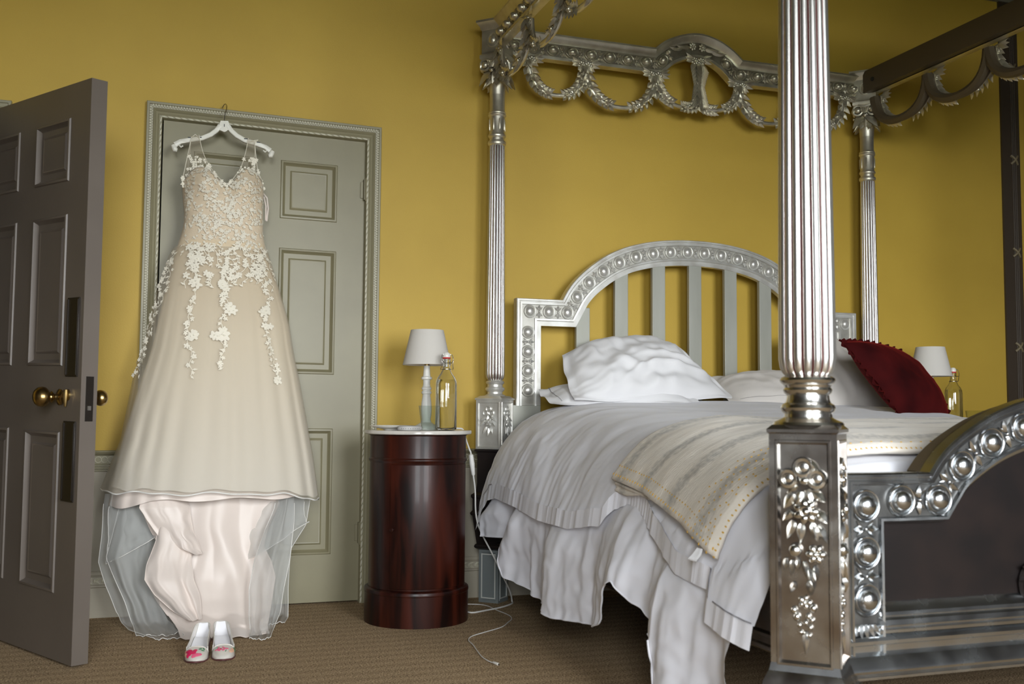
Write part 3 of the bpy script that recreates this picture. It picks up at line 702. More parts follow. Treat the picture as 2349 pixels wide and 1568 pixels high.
def make_head_post(c):
    b = MB()
    sq(b, c, [(0.080, 0.520), (0.080, 0.655), (0.094, 0.659), (0.094, 0.666), (0.088, 0.668), (0.088, 0.67)])
    sq(b, c, [(0.10, 0.375), (0.108, 0.380), (0.112, 0.388), (0.104, 0.396), (0.100, 0.400), (0.100, 0.450), (0.108, 0.458), (0.108, 0.468), (0.085, 0.480), (0.080, 0.520)])
    sq(b, c, [(0.078, 0.245), (0.100, 0.375)]); sq(b, c, [(0.070, 0.228), (0.088, 0.236), (0.092, 0.242), (0.088, 0.250), (0.080, 0.254)])
    post = tag(b.build('head_post', 'ebony', bed, angle=20), 'silver-leafed head post beside the wall')
    post['label'] = 'reeded head post with dark lower blocks'
    b = MB(); boxpost(b, c, 0.088, 0.668, 0.885, 0.014, 0.006)
    sq(b, c, [(0.088, 0.885), (0.094, 0.888), (0.094, 0.893), (0.07, 0.904), (0.05, 0.906)]); b.build('plinth_block', 'silver', post, angle=20)
    for k in (2, 3):
        b = MB(); m = panel_face(None, c, 0.088, k, 0, 0, 0, 0); n = Vector((math.cos(PI/4+k*PI/2), math.sin(PI/4+k*PI/2), 0))
        mm = lambda s, z, h, m=m: m(s, 0.858+z, h-0.006)
        O = lambda s, z, h=0.004: Vector(mm(s, z, h)); T = O(1, 0)-O(0, 0); T.normalize(); Z = Vector((0, 0, 1))
        for s, z in ((-0.014, -0.03), (0, -0.012), (0.014, -0.03)): b.ring(O(s, z), n, 0.011, 0.004, 14, 5); b.ell(O(s, z, 0.001), (0.009, 0.009, 0.005), T, Z, n, 8, 4)
        b.rose(O(0, -0.070), n, 0.019, 6)
        for s, z, ds, dz in ((-0.012, -0.045, -1, -0.8), (0.012, -0.045, 1, -0.8), (-0.016, -0.062, -0.8, -1), (0.016, -0.062, 0.8, -1), (-0.010, -0.09, -0.4, -1), (0.010, -0.09, 0.4, -1), (0, -0.096, 0, -1), (-0.005, -0.04, 0, -1)):
            b.leaf(O(s, z), T*ds+Z*dz, n, 0.034, 0.015, 0.2, 0.4, 4)
        b.build('carved_flowers', 'silver', post)
    b = MB(); boxpost(b, c, 0.068, 0.0, 0.230, 0.018, 0.003); foot = b.build('foot_block', 'footpaint', post, angle=20)
    b = MB()
    for k in range(4):
        m = panel_face(None, c, 0.068, k, 0, 0, 0, 0); hw = 0.068*R2
        sweep(b, rect(-hw+0.013, hw-0.013, 0.018, 0.212), [(0, 0), (0, 0.0035), (0.005, 0.0035), (0.005, 0)], m, True, 1)
    b.build('foot_lining', 'footline', post)
    b = MB()
    b.lathe([(0.048, 0.904), (0.046, 0.908), (0.034, 0.914), (0.0335, 0.922), (0.040, 0.927), (0.044, 0.934), (0.042, 0.941), (0.035, 0.945), (0.034, 0.955), (0.040, 0.960), (0.042, 0.966), (0.038, 0.972), (0.030, 0.976)], c, 32); b.build('shaft_base', 'silver', post, angle=35)
    b = MB(); shaft(b, c, 0.974, 2.043, 0.0435, 0.0365); grooves(b.build('reeded_shaft', 'shaftsilver', post, angle=60))
    b = MB(); necking(b, c, 2.043, 0.0365); b.build('turned_neck', 'canopysilver', post, angle=30)
    b = MB(); capital(b, c, 2.275, 0.085); b.build('capital', 'canopysilver', post, angle=45)
    b = MB(); block(b, c, 2.462, 2.612, 0.085); b.build('frieze_block', 'canopysilver', post, angle=25)
    return post
def dup_part(o, name, parent, d):
    c = o.copy(); c.name = name; COL.objects.link(c); c.parent = parent; c.location = o.location+Vector(d)
    for ch in list(o.children):
        g = ch.copy(); g.name = ch.name.split('.')[0]; COL.objects.link(g); g.parent = c
    return c
hp = make_head_post((BX0, BYH)); dup_part(hp, 'head_post', bed, (BX1-BX0, 0, 0))

def make_foot_post(c):
    b = MB()
    sq(b, c, [(0.092, 0.0), (0.092, 0.150), (0.118, 0.158), (0.126, 0.166), (0.128, 0.176), (0.142, 0.190), (0.145, 0.197), (0.142, 0.204), (0.135, 0.207), (0.130, 0.222), (0.118, 0.240), (0.112, 0.246)])
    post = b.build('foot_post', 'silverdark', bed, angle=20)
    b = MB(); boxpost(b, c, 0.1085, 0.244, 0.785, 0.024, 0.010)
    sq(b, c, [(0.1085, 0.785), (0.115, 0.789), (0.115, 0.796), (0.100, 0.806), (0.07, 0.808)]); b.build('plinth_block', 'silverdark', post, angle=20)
    b = MB(); sq(b, c, [(0.127, 0.220), (0.116, 0.238), (0.1085, 0.262)]); b.build('plinth_moulding', 'silverfoot', post, angle=20)
    for k in (2, 3):
        b = MB(); m = panel_face(None, c, 0.1085, k, 0, 0, 0, 0); n = (math.cos(PI/4+k*PI/2), math.sin(PI/4+k*PI/2), 0)
        flower_drop(lambda s, z, h, m=m: m(s, 0.708+z, h-0.009), n, 1.0, b)
        b.build('carved_flowers', 'silverfront', post, angle=60)
    b = MB()
    b.lathe([(0.083, 0.806), (0.080, 0.812), (0.066, 0.818), (0.056, 0.824), (0.055, 0.832), (0.061, 0.838), (0.0635, 0.846), (0.061, 0.853), (0.053, 0.858), (0.050, 0.866), (0.049, 0.876), (0.055, 0.882), (0.057, 0.888), (0.053, 0.894),
             (0.055, 0.900), (0.062, 0.905), (0.0645, 0.911), (0.062, 0.917), (0.052, 0.922), (0.046, 0.926)], c, 40); b.build('shaft_base', 'silverfront', post, angle=35)
    b = MB(); shaft(b, c, 0.918, 2.043, 0.0665, 0.0560, end=0.045); grooves(b.build('reeded_shaft', 'shaftsilver', post, angle=60))
    b = MB(); necking(b, c, 2.043, 0.055); b.build('turned_neck', 'canopysilver', post, angle=30)
    b = MB(); capital(b, c, 2.275, 0.105); b.build('capital', 'canopysilver', post, angle=45)
    b = MB(); block(b, c, 2.462, 2.612, 0.105); b.build('frieze_block', 'canopysilver', post, angle=25)
    return post
fp = make_foot_post((BX0+0.023, BYF)); dup_part(fp, 'foot_post', bed, (BX1-BX0-0.046, 0, 0))

# egg-and-dart pieces, shared meshes
def egg_mesh(name, a, c, up=0.012):
    b = MB(); prof = [(1.0, 0), (0.985, up*0.42), (0.93, up*0.60), (0.87, up*0.55), (0.83, up*0.25), (0.795, up*0.12), (0.77, up*0.30), (0.745, up*0.32), (0.715, up*0.16), (0.69, up*0.40), (0.63, up*0.85), (0.52, up*1.2), (0.36, up*1.45), (0.18, up*1.57), (0.001, up*1.6)]
    b.lathe(prof, (0, 0), 24, cap=False); b.v = [(x*a, y*c, z) for x, y, z in b.v]; return b.mesh(name, angle=50)
def dart_mesh(name, c):
    b = MB(); b.ell((0, 0, 0.004), (0.0055, 0.0055, 0.006), nu=8, nv=5)
    for q in (-1, 1):
        b.leaf((0, 0.006*q, 0.003), (0, q, 0), (0, 0, 1), c*0.9, 0.017, 0.08, 0.35, 4)
        for s in (-1, 1): b.leaf((0.003*s, 0.008*q, 0.002), (s*0.9, q*0.9, 0), (0, 0, 1), c*0.72, 0.008, 0.05, 0.4, 3)
    return b.mesh(name, angle=60)
EG1, DT1 = egg_mesh('egg_medallion', 0.0295, 0.0315), dart_mesh('dart_ornament', 0.026)
EG2, DT2 = egg_mesh('footboard_egg', 0.040, 0.0395, 0.017), dart_mesh('footboard_dart', 0.034)
EG3, DT3 = egg_mesh('canopy_egg', 0.0330, 0.0275, 0.019), dart_mesh('canopy_dart', 0.024)
for me, m in ((EG1, 'silver'), (DT1, 'silver'), (EG2, 'silverfoot'), (DT2, 'silverfoot'), (EG3, 'canopysilver'), (DT3, 'canopysilver')):
    fixn(me); me.materials.append(MAT[m])
def egg_run(P, off, step, mp, out, parent, egg, dart, h=0.004, trim=0.5, skip=None):
    """eggs and darts along the 2-D path P inset by off; corners take an egg"""
    Q = [Vector(p) for p in P]; mi = miters(Q); Q = [p+q*off for p, q in zip(Q, mi)]
    L = [0]
    for a, c in zip(Q, Q[1:]): L.append(L[-1]+(c-a).length)
    n = max(1, int(round((L[-1])/step))); st = L[-1]/n
    def at(d):
        for k in range(len(Q)-1):
            if d <= L[k+1] or k == len(Q)-2:
                t = (d-L[k])/(L[k+1]-L[k]); return Q[k].lerp(Q[k+1], t), (Q[k+1]-Q[k]).normalized()
    for k in range(n):
        for me, d, nm in ((egg, (k+0.5)*st, 'egg_medallion'), (dart, k*st, 'dart_ornament')):
            if k == 0 and me is dart: continue
            p, t = at(d)
            if skip and skip(p): continue
            o = Vector(mp(p.x, p.y, h)); T = Vector(mp(p.x+t.x*0.01, p.y+t.y*0.01, h))-o; T.normalize(); n3 = Vector(out).cross(T)
            part_mesh(me, nm, parent, frame(o, T, n3, out, BB))

ARC = [(0, .318), (.1, .315), (.2, .305), (.3, .286), (.4, .255), (.5, .204), (.6, .128), (.66, .062), (.697, 0)]
def arch(cx, z0, half, height, n=4):
    k = half/0.697; pts = [(cx-x*k, z0+y/0.318*height) for x, y in reversed(ARC)]+[(cx+x*k, z0+y/0.318*height) for x, y in ARC[1:]]
    c = cat_rom([(x, y, 0) for x, y in pts], n); return [(p.x, p.y) for p in c]
# headboard
YB = -0.128
mpH = lambda s, t, h: (s, YB-h, t)
outer = [(1.547, 0.862), (1.547, 1.350)]+arch(BC, 1.350, 0.697, 0.317)+[(3.386, 1.350), (3.386, 0.862)]
b = MB()
sweep(b, outer, [(0, -0.028), (0, 0.014), (0.003, 0.018), (0.010, 0.018), (0.012, 0.010), (0.015, 0.010), (0.017, 0.015), (0.026, 0.015), (0.028, 0.003), (0.088, 0.003), (0.090, 0.010), (0.098, 0.011), (0.101, 0.002), (0.122, 0.002), (0.122, -0.028)], mpH)
hb = tag(b.build('headboard', 'silver', bed, angle=24), 'arched silver headboard with egg-and-dart border and grey slats')
b = MB(); sweep(b, outer, [(0.0285, 0.0036), (0.0875, 0.0036)], mpH, caps=False); b.build('border_ground', 'groundshade', hb, angle=24)
for x0, x1 in ((1.500, 1.668), (3.266, 3.434)):
    b = MB(); b.box(x0, x1, YB-0.008, YB+0.026, 0.30, 0.865); b.build('lower_board', 'silverpaint', hb, bevel=0.002)
for k in range(7):
    x = 1.880+0.1962*k; b = MB(); zt = interp(abs(x-BC), [(q, w) for q, w in ARC])/0.318*0.317+1.350-0.106
    b.box(x-0.034, x+0.034, YB+0.002, YB+0.024, 0.50, zt if 0 < k < 6 else 1.32); b.build('slat', 'silverpaint', hb, bevel=0.002)
b = MB(); b.box(1.66, 3.27, YB-0.004, YB+0.026, 0.44, 0.60); b.build('lower_rail', 'silverpaint', hb)
LP = [(1.547, 0.895), (1.547, 1.350)]
egg_run([(1.547, 0.888), (1.547, 1.24)], 0.058, 0.088, mpH, (0, -1, 0), hb, EG1, DT1)
egg_run([(3.386, 1.24), (3.386, 0.888)], 0.058, 0.088, mpH, (0, -1, 0), hb, EG1, DT1)
egg_run([(1.566, 1.350)]+arch(BC, 1.350, 0.697, 0.317)+[(3.368, 1.350)], 0.058, 0.0935, mpH, (0, -1, 0), hb, EG1, DT1)

# footboard
YFb = -2.425
mpF = lambda s, t, h: (s, YFb-h, t)
fo = [(1.570, 0.250), (1.570, 0.690)]+arch(BC, 0.690, 0.642, 0.215)+[(3.364, 0.690), (3.364, 0.250)]
b = MB()
sweep(b, fo, [(0.012, 0.062-0.09), (0, -0.02), (0, 0.016), (0.004, 0.021), (0.010, 0.021), (0.013, 0.012), (0.017, 0.012), (0.020, 0.017), (0.026, 0.017), (0.030, 0.002), (0.108, 0.002), (0.111, 0.012), (0.117, 0.013), (0.121, 0.0), (0.126, -0.012), (0.126, -0.03)], mpF)
fb = tag(b.build('footboard', 'silverfoot', bed, angle=24), 'arched footboard with egg-and-dart border and dark panel')
b = MB(); sweep(b, fo, [(0.031, 0.0028), (0.1075, 0.0028)], mpF, caps=False); b.build('border_ground', 'darkgroundshade', fb, angle=24)
b = MB(); P = arch(BC, 0.690, 0.642, 0.200)
for s0, s1 in zip(P, P[1:]):
    b.add([mpF(s, t, h) for h in (-0.022, -0.066) for s, t in ((s0[0], 0.30), (s1[0], 0.30), (s1[0], s1[1]), (s0[0], s0[1]))], [(0,1,2,3), (4,7,6,5), (3,2,6,7), (0,4,5,1)])
b.box(1.555, 1.83, YFb+0.022, YFb+0.066, 0.30, 0.680); b.box(3.10, 3.38, YFb+0.022, YFb+0.066, 0.30, 0.680)
b.build('back_panel', 'bronze', fb)
b = MB(); inn = [(1.69, 0.34), (1.69, 0.57)]+[(x, z-0.115) for x, z in arch(BC, 0.690, 0.56, 0.20)]+[(3.244, 0.57), (3.244, 0.34)]
b.add([mpF(s, t, -0.016) for s, t in inn], [tuple(range(len(inn)))]); b.build('panel', 'ebony', fb)
b = MB(); b.box(1.545, 1.592, YFb-0.002, YFb+0.04, 0.25, 0.672); b.box(3.342, 3.389, YFb-0.002, YFb+0.04, 0.25, 0.672); b.build('edge_stile', 'ebony', fb)
def xstrip(b, x0, x1, y, prof):
    k = len(prof); vs = [(x, y-h, z) for x in (x0, x1) for z, h in prof]
    b.add(vs, [(i, i+1, k+i+1, k+i) for i in range(k-1)]+[tuple(range(k)), tuple(range(2*k-1, k-1, -1))])
b = MB(); xstrip(b, 1.672, 3.262, YFb, [(0.376, -0.016), (0.372, -0.010), (0.358, 0.002), (0.354, 0.006), (0.346, 0.008), (0.342, 0.006), (0.336, 0.012), (0.326, 0.014), (0.322, 0.008), (0.316, 0.006), (0.312, 0.012), (0.305, 0.012), (0.300, -0.016)]); b.build('lower_moulding', 'silverfoot', fb, angle=25)
b = MB(); xstrip(b, 1.56, 3.374, YFb, [(0.302, -0.02), (0.302, 0.004), (0.297, 0.014), (0.290, 0.018), (0.282, 0.018), (0.276, 0.004), (0.262, 0.004), (0.256, 0.022), (0.232, 0.040), (0.226, 0.042), (0.220, 0.040), (0.216, 0.030), (0.210, 0.034), (0.204, 0.034), (0.200, 0.02), (0.200, -0.03)]); b.build('base_rail', 'silverfoot', fb, angle=25)
egg_run([(1.570, 0.330), (1.570, 0.668)], 0.068, 0.114, mpF, (0, -1, 0), fb, EG2, DT2); egg_run([(3.364, 0.668), (3.364, 0.330)], 0.068, 0.114, mpF, (0, -1, 0), fb, EG2, DT2)
egg_run([(1.687, 0.690)]+arch(BC, 0.690, 0.642, 0.215)+[(3.247, 0.690)], 0.068, 0.114, mpF, (0, -1, 0), fb, EG2, DT2)
for x in (1.638, 3.296):
    b = MB()
    for q in range(-2, 3): b.leaf((x+0.012*q, YFb-0.004, 0.328), (0.2*q, 0, -1), (0, -1, 0), 0.036-0.004*abs(q), 0.016, 0.25, 0.4, 4)
    b.build('leaf_foot', 'silverfoot', fb)
b = MB()
for sg in (-1, 1):
    for x, z, dx, dz, L in ((0.05, 0.42, 1, 0.3, 0.13), (0.05, 0.40, 1, -0.25, 0.13), (0.14, 0.42, 1, 0.5, 0.12), (0.14, 0.39, 1, -0.5, 0.11), (0.22, 0.42, 1, 0.2, 0.13), (0.22, 0.39, 1, -0.2, 0.12), (0.28, 0.41, 1, 0, 0.07)):
        b.leaf((BC+sg*x, YFb+0.014, z), (sg*dx, 0, dz), (0, -1, 0), L, 0.06, 0.16, 0.4, 6)
    for k in range(3): b.ring((BC+sg*0.27, YFb+0.008, 0.40), (0, -1, 0), 0.030+0.017*k, 0.006, 22, 6, sx=1.1)
b.rose((BC, YFb+0.012, 0.41), (0, -1, 0), 0.05, 8); b.build('carved_cartouche', 'ebony', fb)

# side rails, base and canopy
for x, sg in ((BX0+0.008, -1), (BX1-0.008, 1)):
    b = MB(); mp = lambda s, t, h, x=x, sg=sg: (x+sg*h, s, t)
    prof = [(0.250, -0.02), (0.250, 0.014), (0.256, 0.020), (0.264, 0.020), (0.268, 0.012), (0.280, 0.010), (0.284, 0.016), (0.292, 0.016), (0.297, 0.006), (0.395, 0.006), (0.402, 0.014), (0.412, 0.014), (0.416, -0.02)]
    k = len(prof); b.add([(x+sg*h, y, z) for y in (-2.37, -0.18) for z, h in prof], [(i, i+1, k+i+1, k+i) for i in range(k-1)]+[tuple(range(k)), tuple(range(2*k-1, k-1, -1))])
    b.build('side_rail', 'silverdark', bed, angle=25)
CP = [(0, -0.028), (0, 0.034), (0.002, 0.037), (0.009, 0.037), (0.012, 0.031), (0.018, 0.026), (0.028, 0.016), (0.036, 0.011), (0.040, 0.010), (0.043, 0.003), (0.097, 0.003), (0.100, 0.012), (0.102, 0.015), (0.116, 0.015), (0.118, 0.010), (0.118, -0.028)]
GB = []
def garland(b, A, B, sag, mp, out, rose0=True, straight=False, w=1.0):
    """leafy swag from A to B in the rail's plane"""
    A, B = Vector(A), Vector(B); out = Vector(out)
    P2 = []
    for k in range(19):
        t = k/18; u = 2*t-1
        if straight: P2.append(A.lerp(B, t))
        else:
            x = A.x+(B.x-A.x)*(0.5+0.5*math.sin(u*PI/2*0.92)/math.sin(PI/2*0.92)); z = A.y+(B.y-A.y)*t-sag*(1-abs(u)**2.3); P2.append(Vector((x, z)))
    P3 = [Vector(mp(p.x, p.y, 0.004)) for p in P2]; n = len(P3)
    b.tube(P3, [(0.5 if straight else 1)*w*(0.011+0.007*abs(2*k/(n-1)-1)) for k in range(n)], 8)
    for k in range(n):
        t = k/(n-1); u = 2*t-1
        if not straight and abs(u) < 0.12: continue
        d = (P3[min(k+1, n-1)]-P3[max(k-1, 0)]).normalized()
        if not straight and u > 0: d = -d
        sd = d.cross(out).normalized(); sc = w*(0.75+0.45*abs(u))
        for q in (-1, 1):
            b.leaf(P3[k]+out*0.006+sd*(0.008*q*sc), d*0.8+sd*(0.62*q)+out*0.15, out, 0.040*sc, 0.026*sc, 0.25, 0.45, 5)
        if k % 2 == 0: b.leaf(P3[k]+out*0.012*sc, d+out*0.25, out, 0.042*sc, 0.024*sc, 0.25, 0.5, 5)
    GB[:] = [P2, n]
    for t in ((0.3, 0.7) if not straight else (0.35, 0.6)):
        p = P3[int(t*(n-1))]+out*0.012
        for q in range(3): b.ell(p+Vector((0, 0, 0.009*(q-1)))+out*0.004*(q % 2), (0.009, 0.009, 0.009), nu=8, nv=5)
        b.ring(p+out*0.008, out, 0.009, 0.003, 10, 5)
def node(b, p, mp, out):
    out = Vector(out); T = (Vector(mp(p[0]+0.01, p[1], 0))-Vector(mp(p[0], p[1], 0))).normalized()
    for q in (-1, 1):
        b.rose(Vector(mp(p[0], p[1], 0.012))+T*0.018*q, out, 0.023, 7)
        for k in range(3): b.leaf(Vector(mp(p[0], p[1]+0.010, 0.012))+T*0.024*q, T*q+Vector((0, 0, 0.45-0.45*k)), out, 0.052, 0.026, 0.25, 0.4, 5)
def canopy_rail(name, path, mp, out, nodes, sags, extra=None, skip=None, lab=None):
    b = MB(); sweep(b, path, CP, mp); o = b.build(name, 'canopysilver', bed, angle=24)
    if lab: o['label'] = lab
    b = MB(); sweep(b, path, [(0.0435, 0.0036), (0.0965, 0.0036)], mp, caps=False); b.build('border_ground', 'canopygroundshade', o, angle=24)
    egg_run(path, 0.070, 0.0945, mp, out, o, EG3, DT3, 0.003, skip=skip)
    for (p, q), sg in zip(zip(nodes, nodes[1:]), sags):
        b = MB(); garland(b, p, q, sg, mp, out); g = b.build('garland', 'canopysilver', o, angle=60)
        if lab and lab.startswith('right'): b = MB(); b.tube([mp(c.x, c.y, -0.016) for c in GB[0]], [0.020+0.008*abs(2*k/18-1) for k in range(19)], 8); b.build('garland_back', 'bronze', o)
    for p in nodes:
        b = MB(); node(b, p, mp, out); b.build('rosette_pair', 'canopysilver', o, angle=60)
    if extra: extra(o)
    return o
mpC = lambda s, t, h: (s, -0.118-h, t)
ca = cat_rom([(2.246, 2.592, 0), (2.295, 2.632, 0), (2.37, 2.668, 0), (2.44, 2.688, 0), (2.49, 2.693, 0), (2.54, 2.688, 0), (2.61, 2.668, 0), (2.68, 2.630, 0), (2.728, 2.590, 0)], 4)
cpath = [(1.48, 2.592)]+[(p.x, p.y) for p in ca]+[(3.45, 2.592)]
nd = [(1.600, 2.462), (1.885, 2.468), (2.253, 2.462), (2.720, 2.462), (3.055, 2.468), (3.340, 2.462)]
def mid(o):
    b = MB(); garland(b, (2.487, 2.545), (2.490, 2.365), 0, mpC, (0, -1, 0), straight=True, w=1.25); b.build('garland_drop', 'canopysilver', o, angle=60)
    b = MB(); node(b, (2.487, 2.560), mpC, (0, -1, 0))
    b.build('rosette_pair', 'canopysilver', o, angle=60)
    b = MB()
    for q in (-1, 1):
        b.rose(mpC(2.487+0.026*q, 2.632, 0.008), (0, -1, 0), 0.022, 7)
        for k in range(4): b.leaf(mpC(2.487+q*(0.045+0.02*k), 2.628-0.006*k, 0.006), (q, 0, -0.25+0.3*(k % 2)), (0, -1, 0), 0.055, 0.022, 0.2, 0.4, 5)
        b.ell(mpC(2.487+0.155*q, 2.590, 0.008), (0.012, 0.012, 0.012))
    b.build('arch_carving', 'canopysilver', o, angle=60)
inar = lambda p: abs(p.x-2.487) < 0.135
gs = [((1.600, 2.462), (1.885, 2.468), .155), ((1.885, 2.468), (2.253, 2.462), .178), ((2.253, 2.462), (2.490, 2.385), .095), ((2.490, 2.385), (2.720, 2.462), .095), ((2.720, 2.462), (3.055, 2.468), .175), ((3.055, 2.468), (3.340, 2.462), .155)]
def rear_extra(o):
    for p, q, sg in gs: b = MB(); garland(b, p, q, sg, mpC, (0, -1, 0)); b.build('garland', 'canopysilver', o, angle=60)
    mid(o)
canopy_rail('canopy_rail', cpath, mpC, (0, -1, 0), nd, [], rear_extra, inar, 'rear canopy rail against the wall with a small arch and leafy swags')
sn = [(-0.205-0.385*k, 2.462) for k in range(6)]
canopy_rail('canopy_rail', [(-2.37, 2.612), (-0.17, 2.612)], lambda s, t, h: (BX0-0.006-h, s, t), (-1, 0, 0), sn, [0.155]*5, None, None, 'left canopy rail with carved outer face and swags')
canopy_rail('canopy_rail', [(-2.37, 2.606), (-0.17, 2.606)], lambda s, t, h: (BX1+0.012+h, s, t), (1, 0, 0), sn, [0.155]*5, None, None, 'right canopy rail showing its plain dark inner face')
b = MB(); b.box(BX1-0.05, BX1-0.014, -2.37, -0.17, 2.492, 2.604); b.build('rail_backing', 'bronze', bed)
b = MB(); b.lathe([(0.011, 0), (0.011, 0.004)], (0, 0), 14); b.v = [(BX1-0.050-z, -0.245+x, 2.545+y) for x, y, z in b.v]; b.build('bolt_hole', 'black', bed)
canopy_rail('canopy_rail', [(1.52, 2.606), (3.41, 2.606)], lambda s, t, h: (s, BYF-0.02-h, t), (0, -1, 0), [(1.60+0.3467*k, 2.462) for k in range(6)], [0.155]*5, None, None, 'front canopy rail above the footboard')
b = MB(); b.box(1.475, 3.46, -2.37, -0.17, 0.30, 0.56); b.build('bed_base', 'divan', bed, bevel=0.02)

# ------------------------------------------------------------------ bedding
nz = lambda *a: noise.noise(Vector(a))
TT = [(-2.42, .56), (-2.36, .64), (-2.27, .705), (-2.1, .738), (-1.6, .776), (-1.0, .825), (-.6, .866), (-.40, .876), (-.24, .860)]
def ttop(y): return interp(y, TT)
SIDE = [(.004, 1.76), (.032, 1.63), (.092, 1.53), (.170, 1.46), (.265, 1.405), (.360, 1.365), (.460, 1.342), (.70, 1.335)]
def section(y, hz, n=100):
    # the bed cover's cross-section: right drop, top, rounded left edge, cut off at the hem height
    z0 = ttop(y)
    P = [(3.445, z0-.30), (3.43, z0-.10), (3.34, z0-.015), (2.9, z0+.004), (2.47, z0+.010), (2.0, z0+.004)]+[(x, z0-d) for d, x in SIDE]
    C = cat_rom([(x, 0, z) for x, z in P], 6); cut = []
    for p in C:
        if p.x < 2 and p.z < hz:
            q = cut[-1]; t = (q.z-hz)/max(1e-6, q.z-p.z); cut.append(q.lerp(p, t)); break
        cut.append(p)
    C = resample(cut, n); out = []
    for i, p in enumerate(C):
        t = C[min(i+1, n-1)]-C[max(i-1, 0)]; t.normalize(); nr = Vector((t.z, 0, -t.x))
        if (p.x < 2.4 and nr.x > 0.02) or (p.x > 2.4 and nr.x < -0.02) or (abs(nr.x) <= 0.02 and nr.z < 0): nr = -nr
        out.append((p, nr))
    return out
mat_ = thing('mattress', (BC, -1.27, 0.56), 'thick mattress beneath the white duvet on the silver bed', 'mattress')
b = MB(); b.box(1.58, 3.38, -2.28, -0.17, 0.562, 0.62); b.build('mattress_body', 'mattress', mat_, bevel=0.03)
b = MB(); b.tube([(1.582, -2.278, 0.616), (3.378, -2.278, 0.616), (3.378, -0.172, 0.616), (1.582, -0.172, 0.616)], 0.006, 6, True); b.build('piping', 'mattress', mat_)

def wrinkle(p, y, s, side, seed=0.0, a1=.010, a2=.0026, top=.006):
    w = 1.3*nz(y*1.7, s*1.2, 5+seed)
    n1 = 0.55*abs(nz(y*4.4+1.6*w, s*1.6, 3.3+seed))+0.45*(0.5+nz(y*3.4+w, s*2.1+y, 8+seed)); n2 = nz(y*17+w*2, s*1.6, 9.1+seed)
    f = side*(0.62*a1*(1-2.2*abs(n1))+0.6*a2*(1-2*abs(n2))+1.5*a1*nz(y*2.4+.5*s, s*1.1, 51+seed)+0.0055*nz(y*7, s*5, 12+seed)+0.0028*(1-2*abs(nz(y*11+s*6, s*11-y*4, 30+seed)))+0.0013*(1-2*abs(nz(y*27-s*9, s*30+y*8, 36+seed))))
    tp = (1-side)*(top*(1-2*abs(nz(y*5+p.x*1.5+w, p.x*2.0-y*1.0, 2.2+seed)))+top*0.9*nz(y*11, p.x*4, 7.7+seed)+0.006*nz(y*2.2, p.x*2.5, 1.1))
    return f+tp
HEM = [(-2.37, .32), (-2.33, .325), (-2.17, .355), (-2.14, .43), (-1.97, .445), (-1.80, .515), (-1.62, .585), (-1.53, .60), (-1.46, .575), (-1.42, .52), (-1.2, .487), (-.92, .490), (-.66, .518), (-.45, .53), (-.37, .515), (-.31, .47), (-.27, .40), (-.24, .37)]
QH = [(-2.40, .56), (-2.22, .455), (-2.17, .450), (-1.98, .510), (-1.69, .572), (-1.42, .603), (-1.3, .62)]
duv = thing('duvet', (BC, -1.3, 0.5), 'rumpled white linen duvet with a ruffled hem draped over the bed side', 'duvet')
NY, NS = 300, 120
def duvet_pts():
    rows, nrm = [], []
    for i in range(NY):
        y = -0.25-(2.36-0.25)*i/(NY-1); hz = interp(y, HEM)
        row = section(y, hz, NS); rr, nn = [], []; s = 0
        for j, (p, nr) in enumerate(row):
            side = smooth((1.74-p.x)/0.26); s = (1.74-p.x)+(ttop(y)-p.z)
            d = wrinkle(p, y, s, side)
            if p.x < 1.9: d += side*(0.0022*(1-2*abs(nz(y*22+2*nz(y*3, s*3, 1), s*2.2, 40)))*smooth((0.25-(p.z-hz))/0.2)+0.0025*(1-2*abs(nz(y*9, s*11+y*5, 17))))
            if y < -1.35 and p.z > interp(y, QH)-.02: d *= 1-.8*smooth((-1.35-y)/.12)
            rr.append(Vector((p.x, y, p.z))+Vector((nr.x, 0, nr.z))*d); nn.append(nr)
        rows.append(rr); nrm.append(nn)
    return rows, nrm
DR, DN = duvet_pts()
b = MB(); b.grid(lambda i, j: DR[i][j], NY, NS); o = b.build('duvet_cover', 'linen', duv, angle=180, recalc=False)
b = MB(); K = 5
def ruf(i, k):
    h = DR[i][-1]; y = h.y; t = k/(K-1); ph = y*150+9*nz(y*6, 1, 2)
    return h+Vector((-0.004-0.010*t+0.0075*(0.25+t)*math.sin(ph), 0.004*t*math.cos(ph), 0.002-0.052*t))
RI = [i for i in range(NY)]
def ruf2(i, k):
    q = i/4; a = int(q); f = q-a; c = min(a+1, NY-1); h = DR[a][-1].lerp(DR[c][-1], f); y = h.y; t = k/(K-1); ph = y*70+40*nz(y*3.1, 1, 2); A = 0.0008+0.0012*nz(y*5, 7, 1)
    return h+Vector((-0.003-0.009*t+A*(0.4+t)*math.sin(ph), 0.003*t*math.cos(ph), 0.003-0.060*t))
b.grid(ruf2, (NY-1)*4+1, K); b.build('ruffle', 'linen', duv, angle=180, recalc=False)
b = MB()
for i in range(0, NY-1):
    for f in (0, 0.5):
        p = DR[i][-1].lerp(DR[i+1][-1], f)+Vector((-0.0055, 0, 0.007))
        if -0.40 < p.y < -0.26 or p.y < -2.2: b.ell(p, (0.0012, 0.0018, 0.0022), nu=5, nv=3)
tag(b.build('openwork_stitching', 'openwork', duv), kind='stuff')

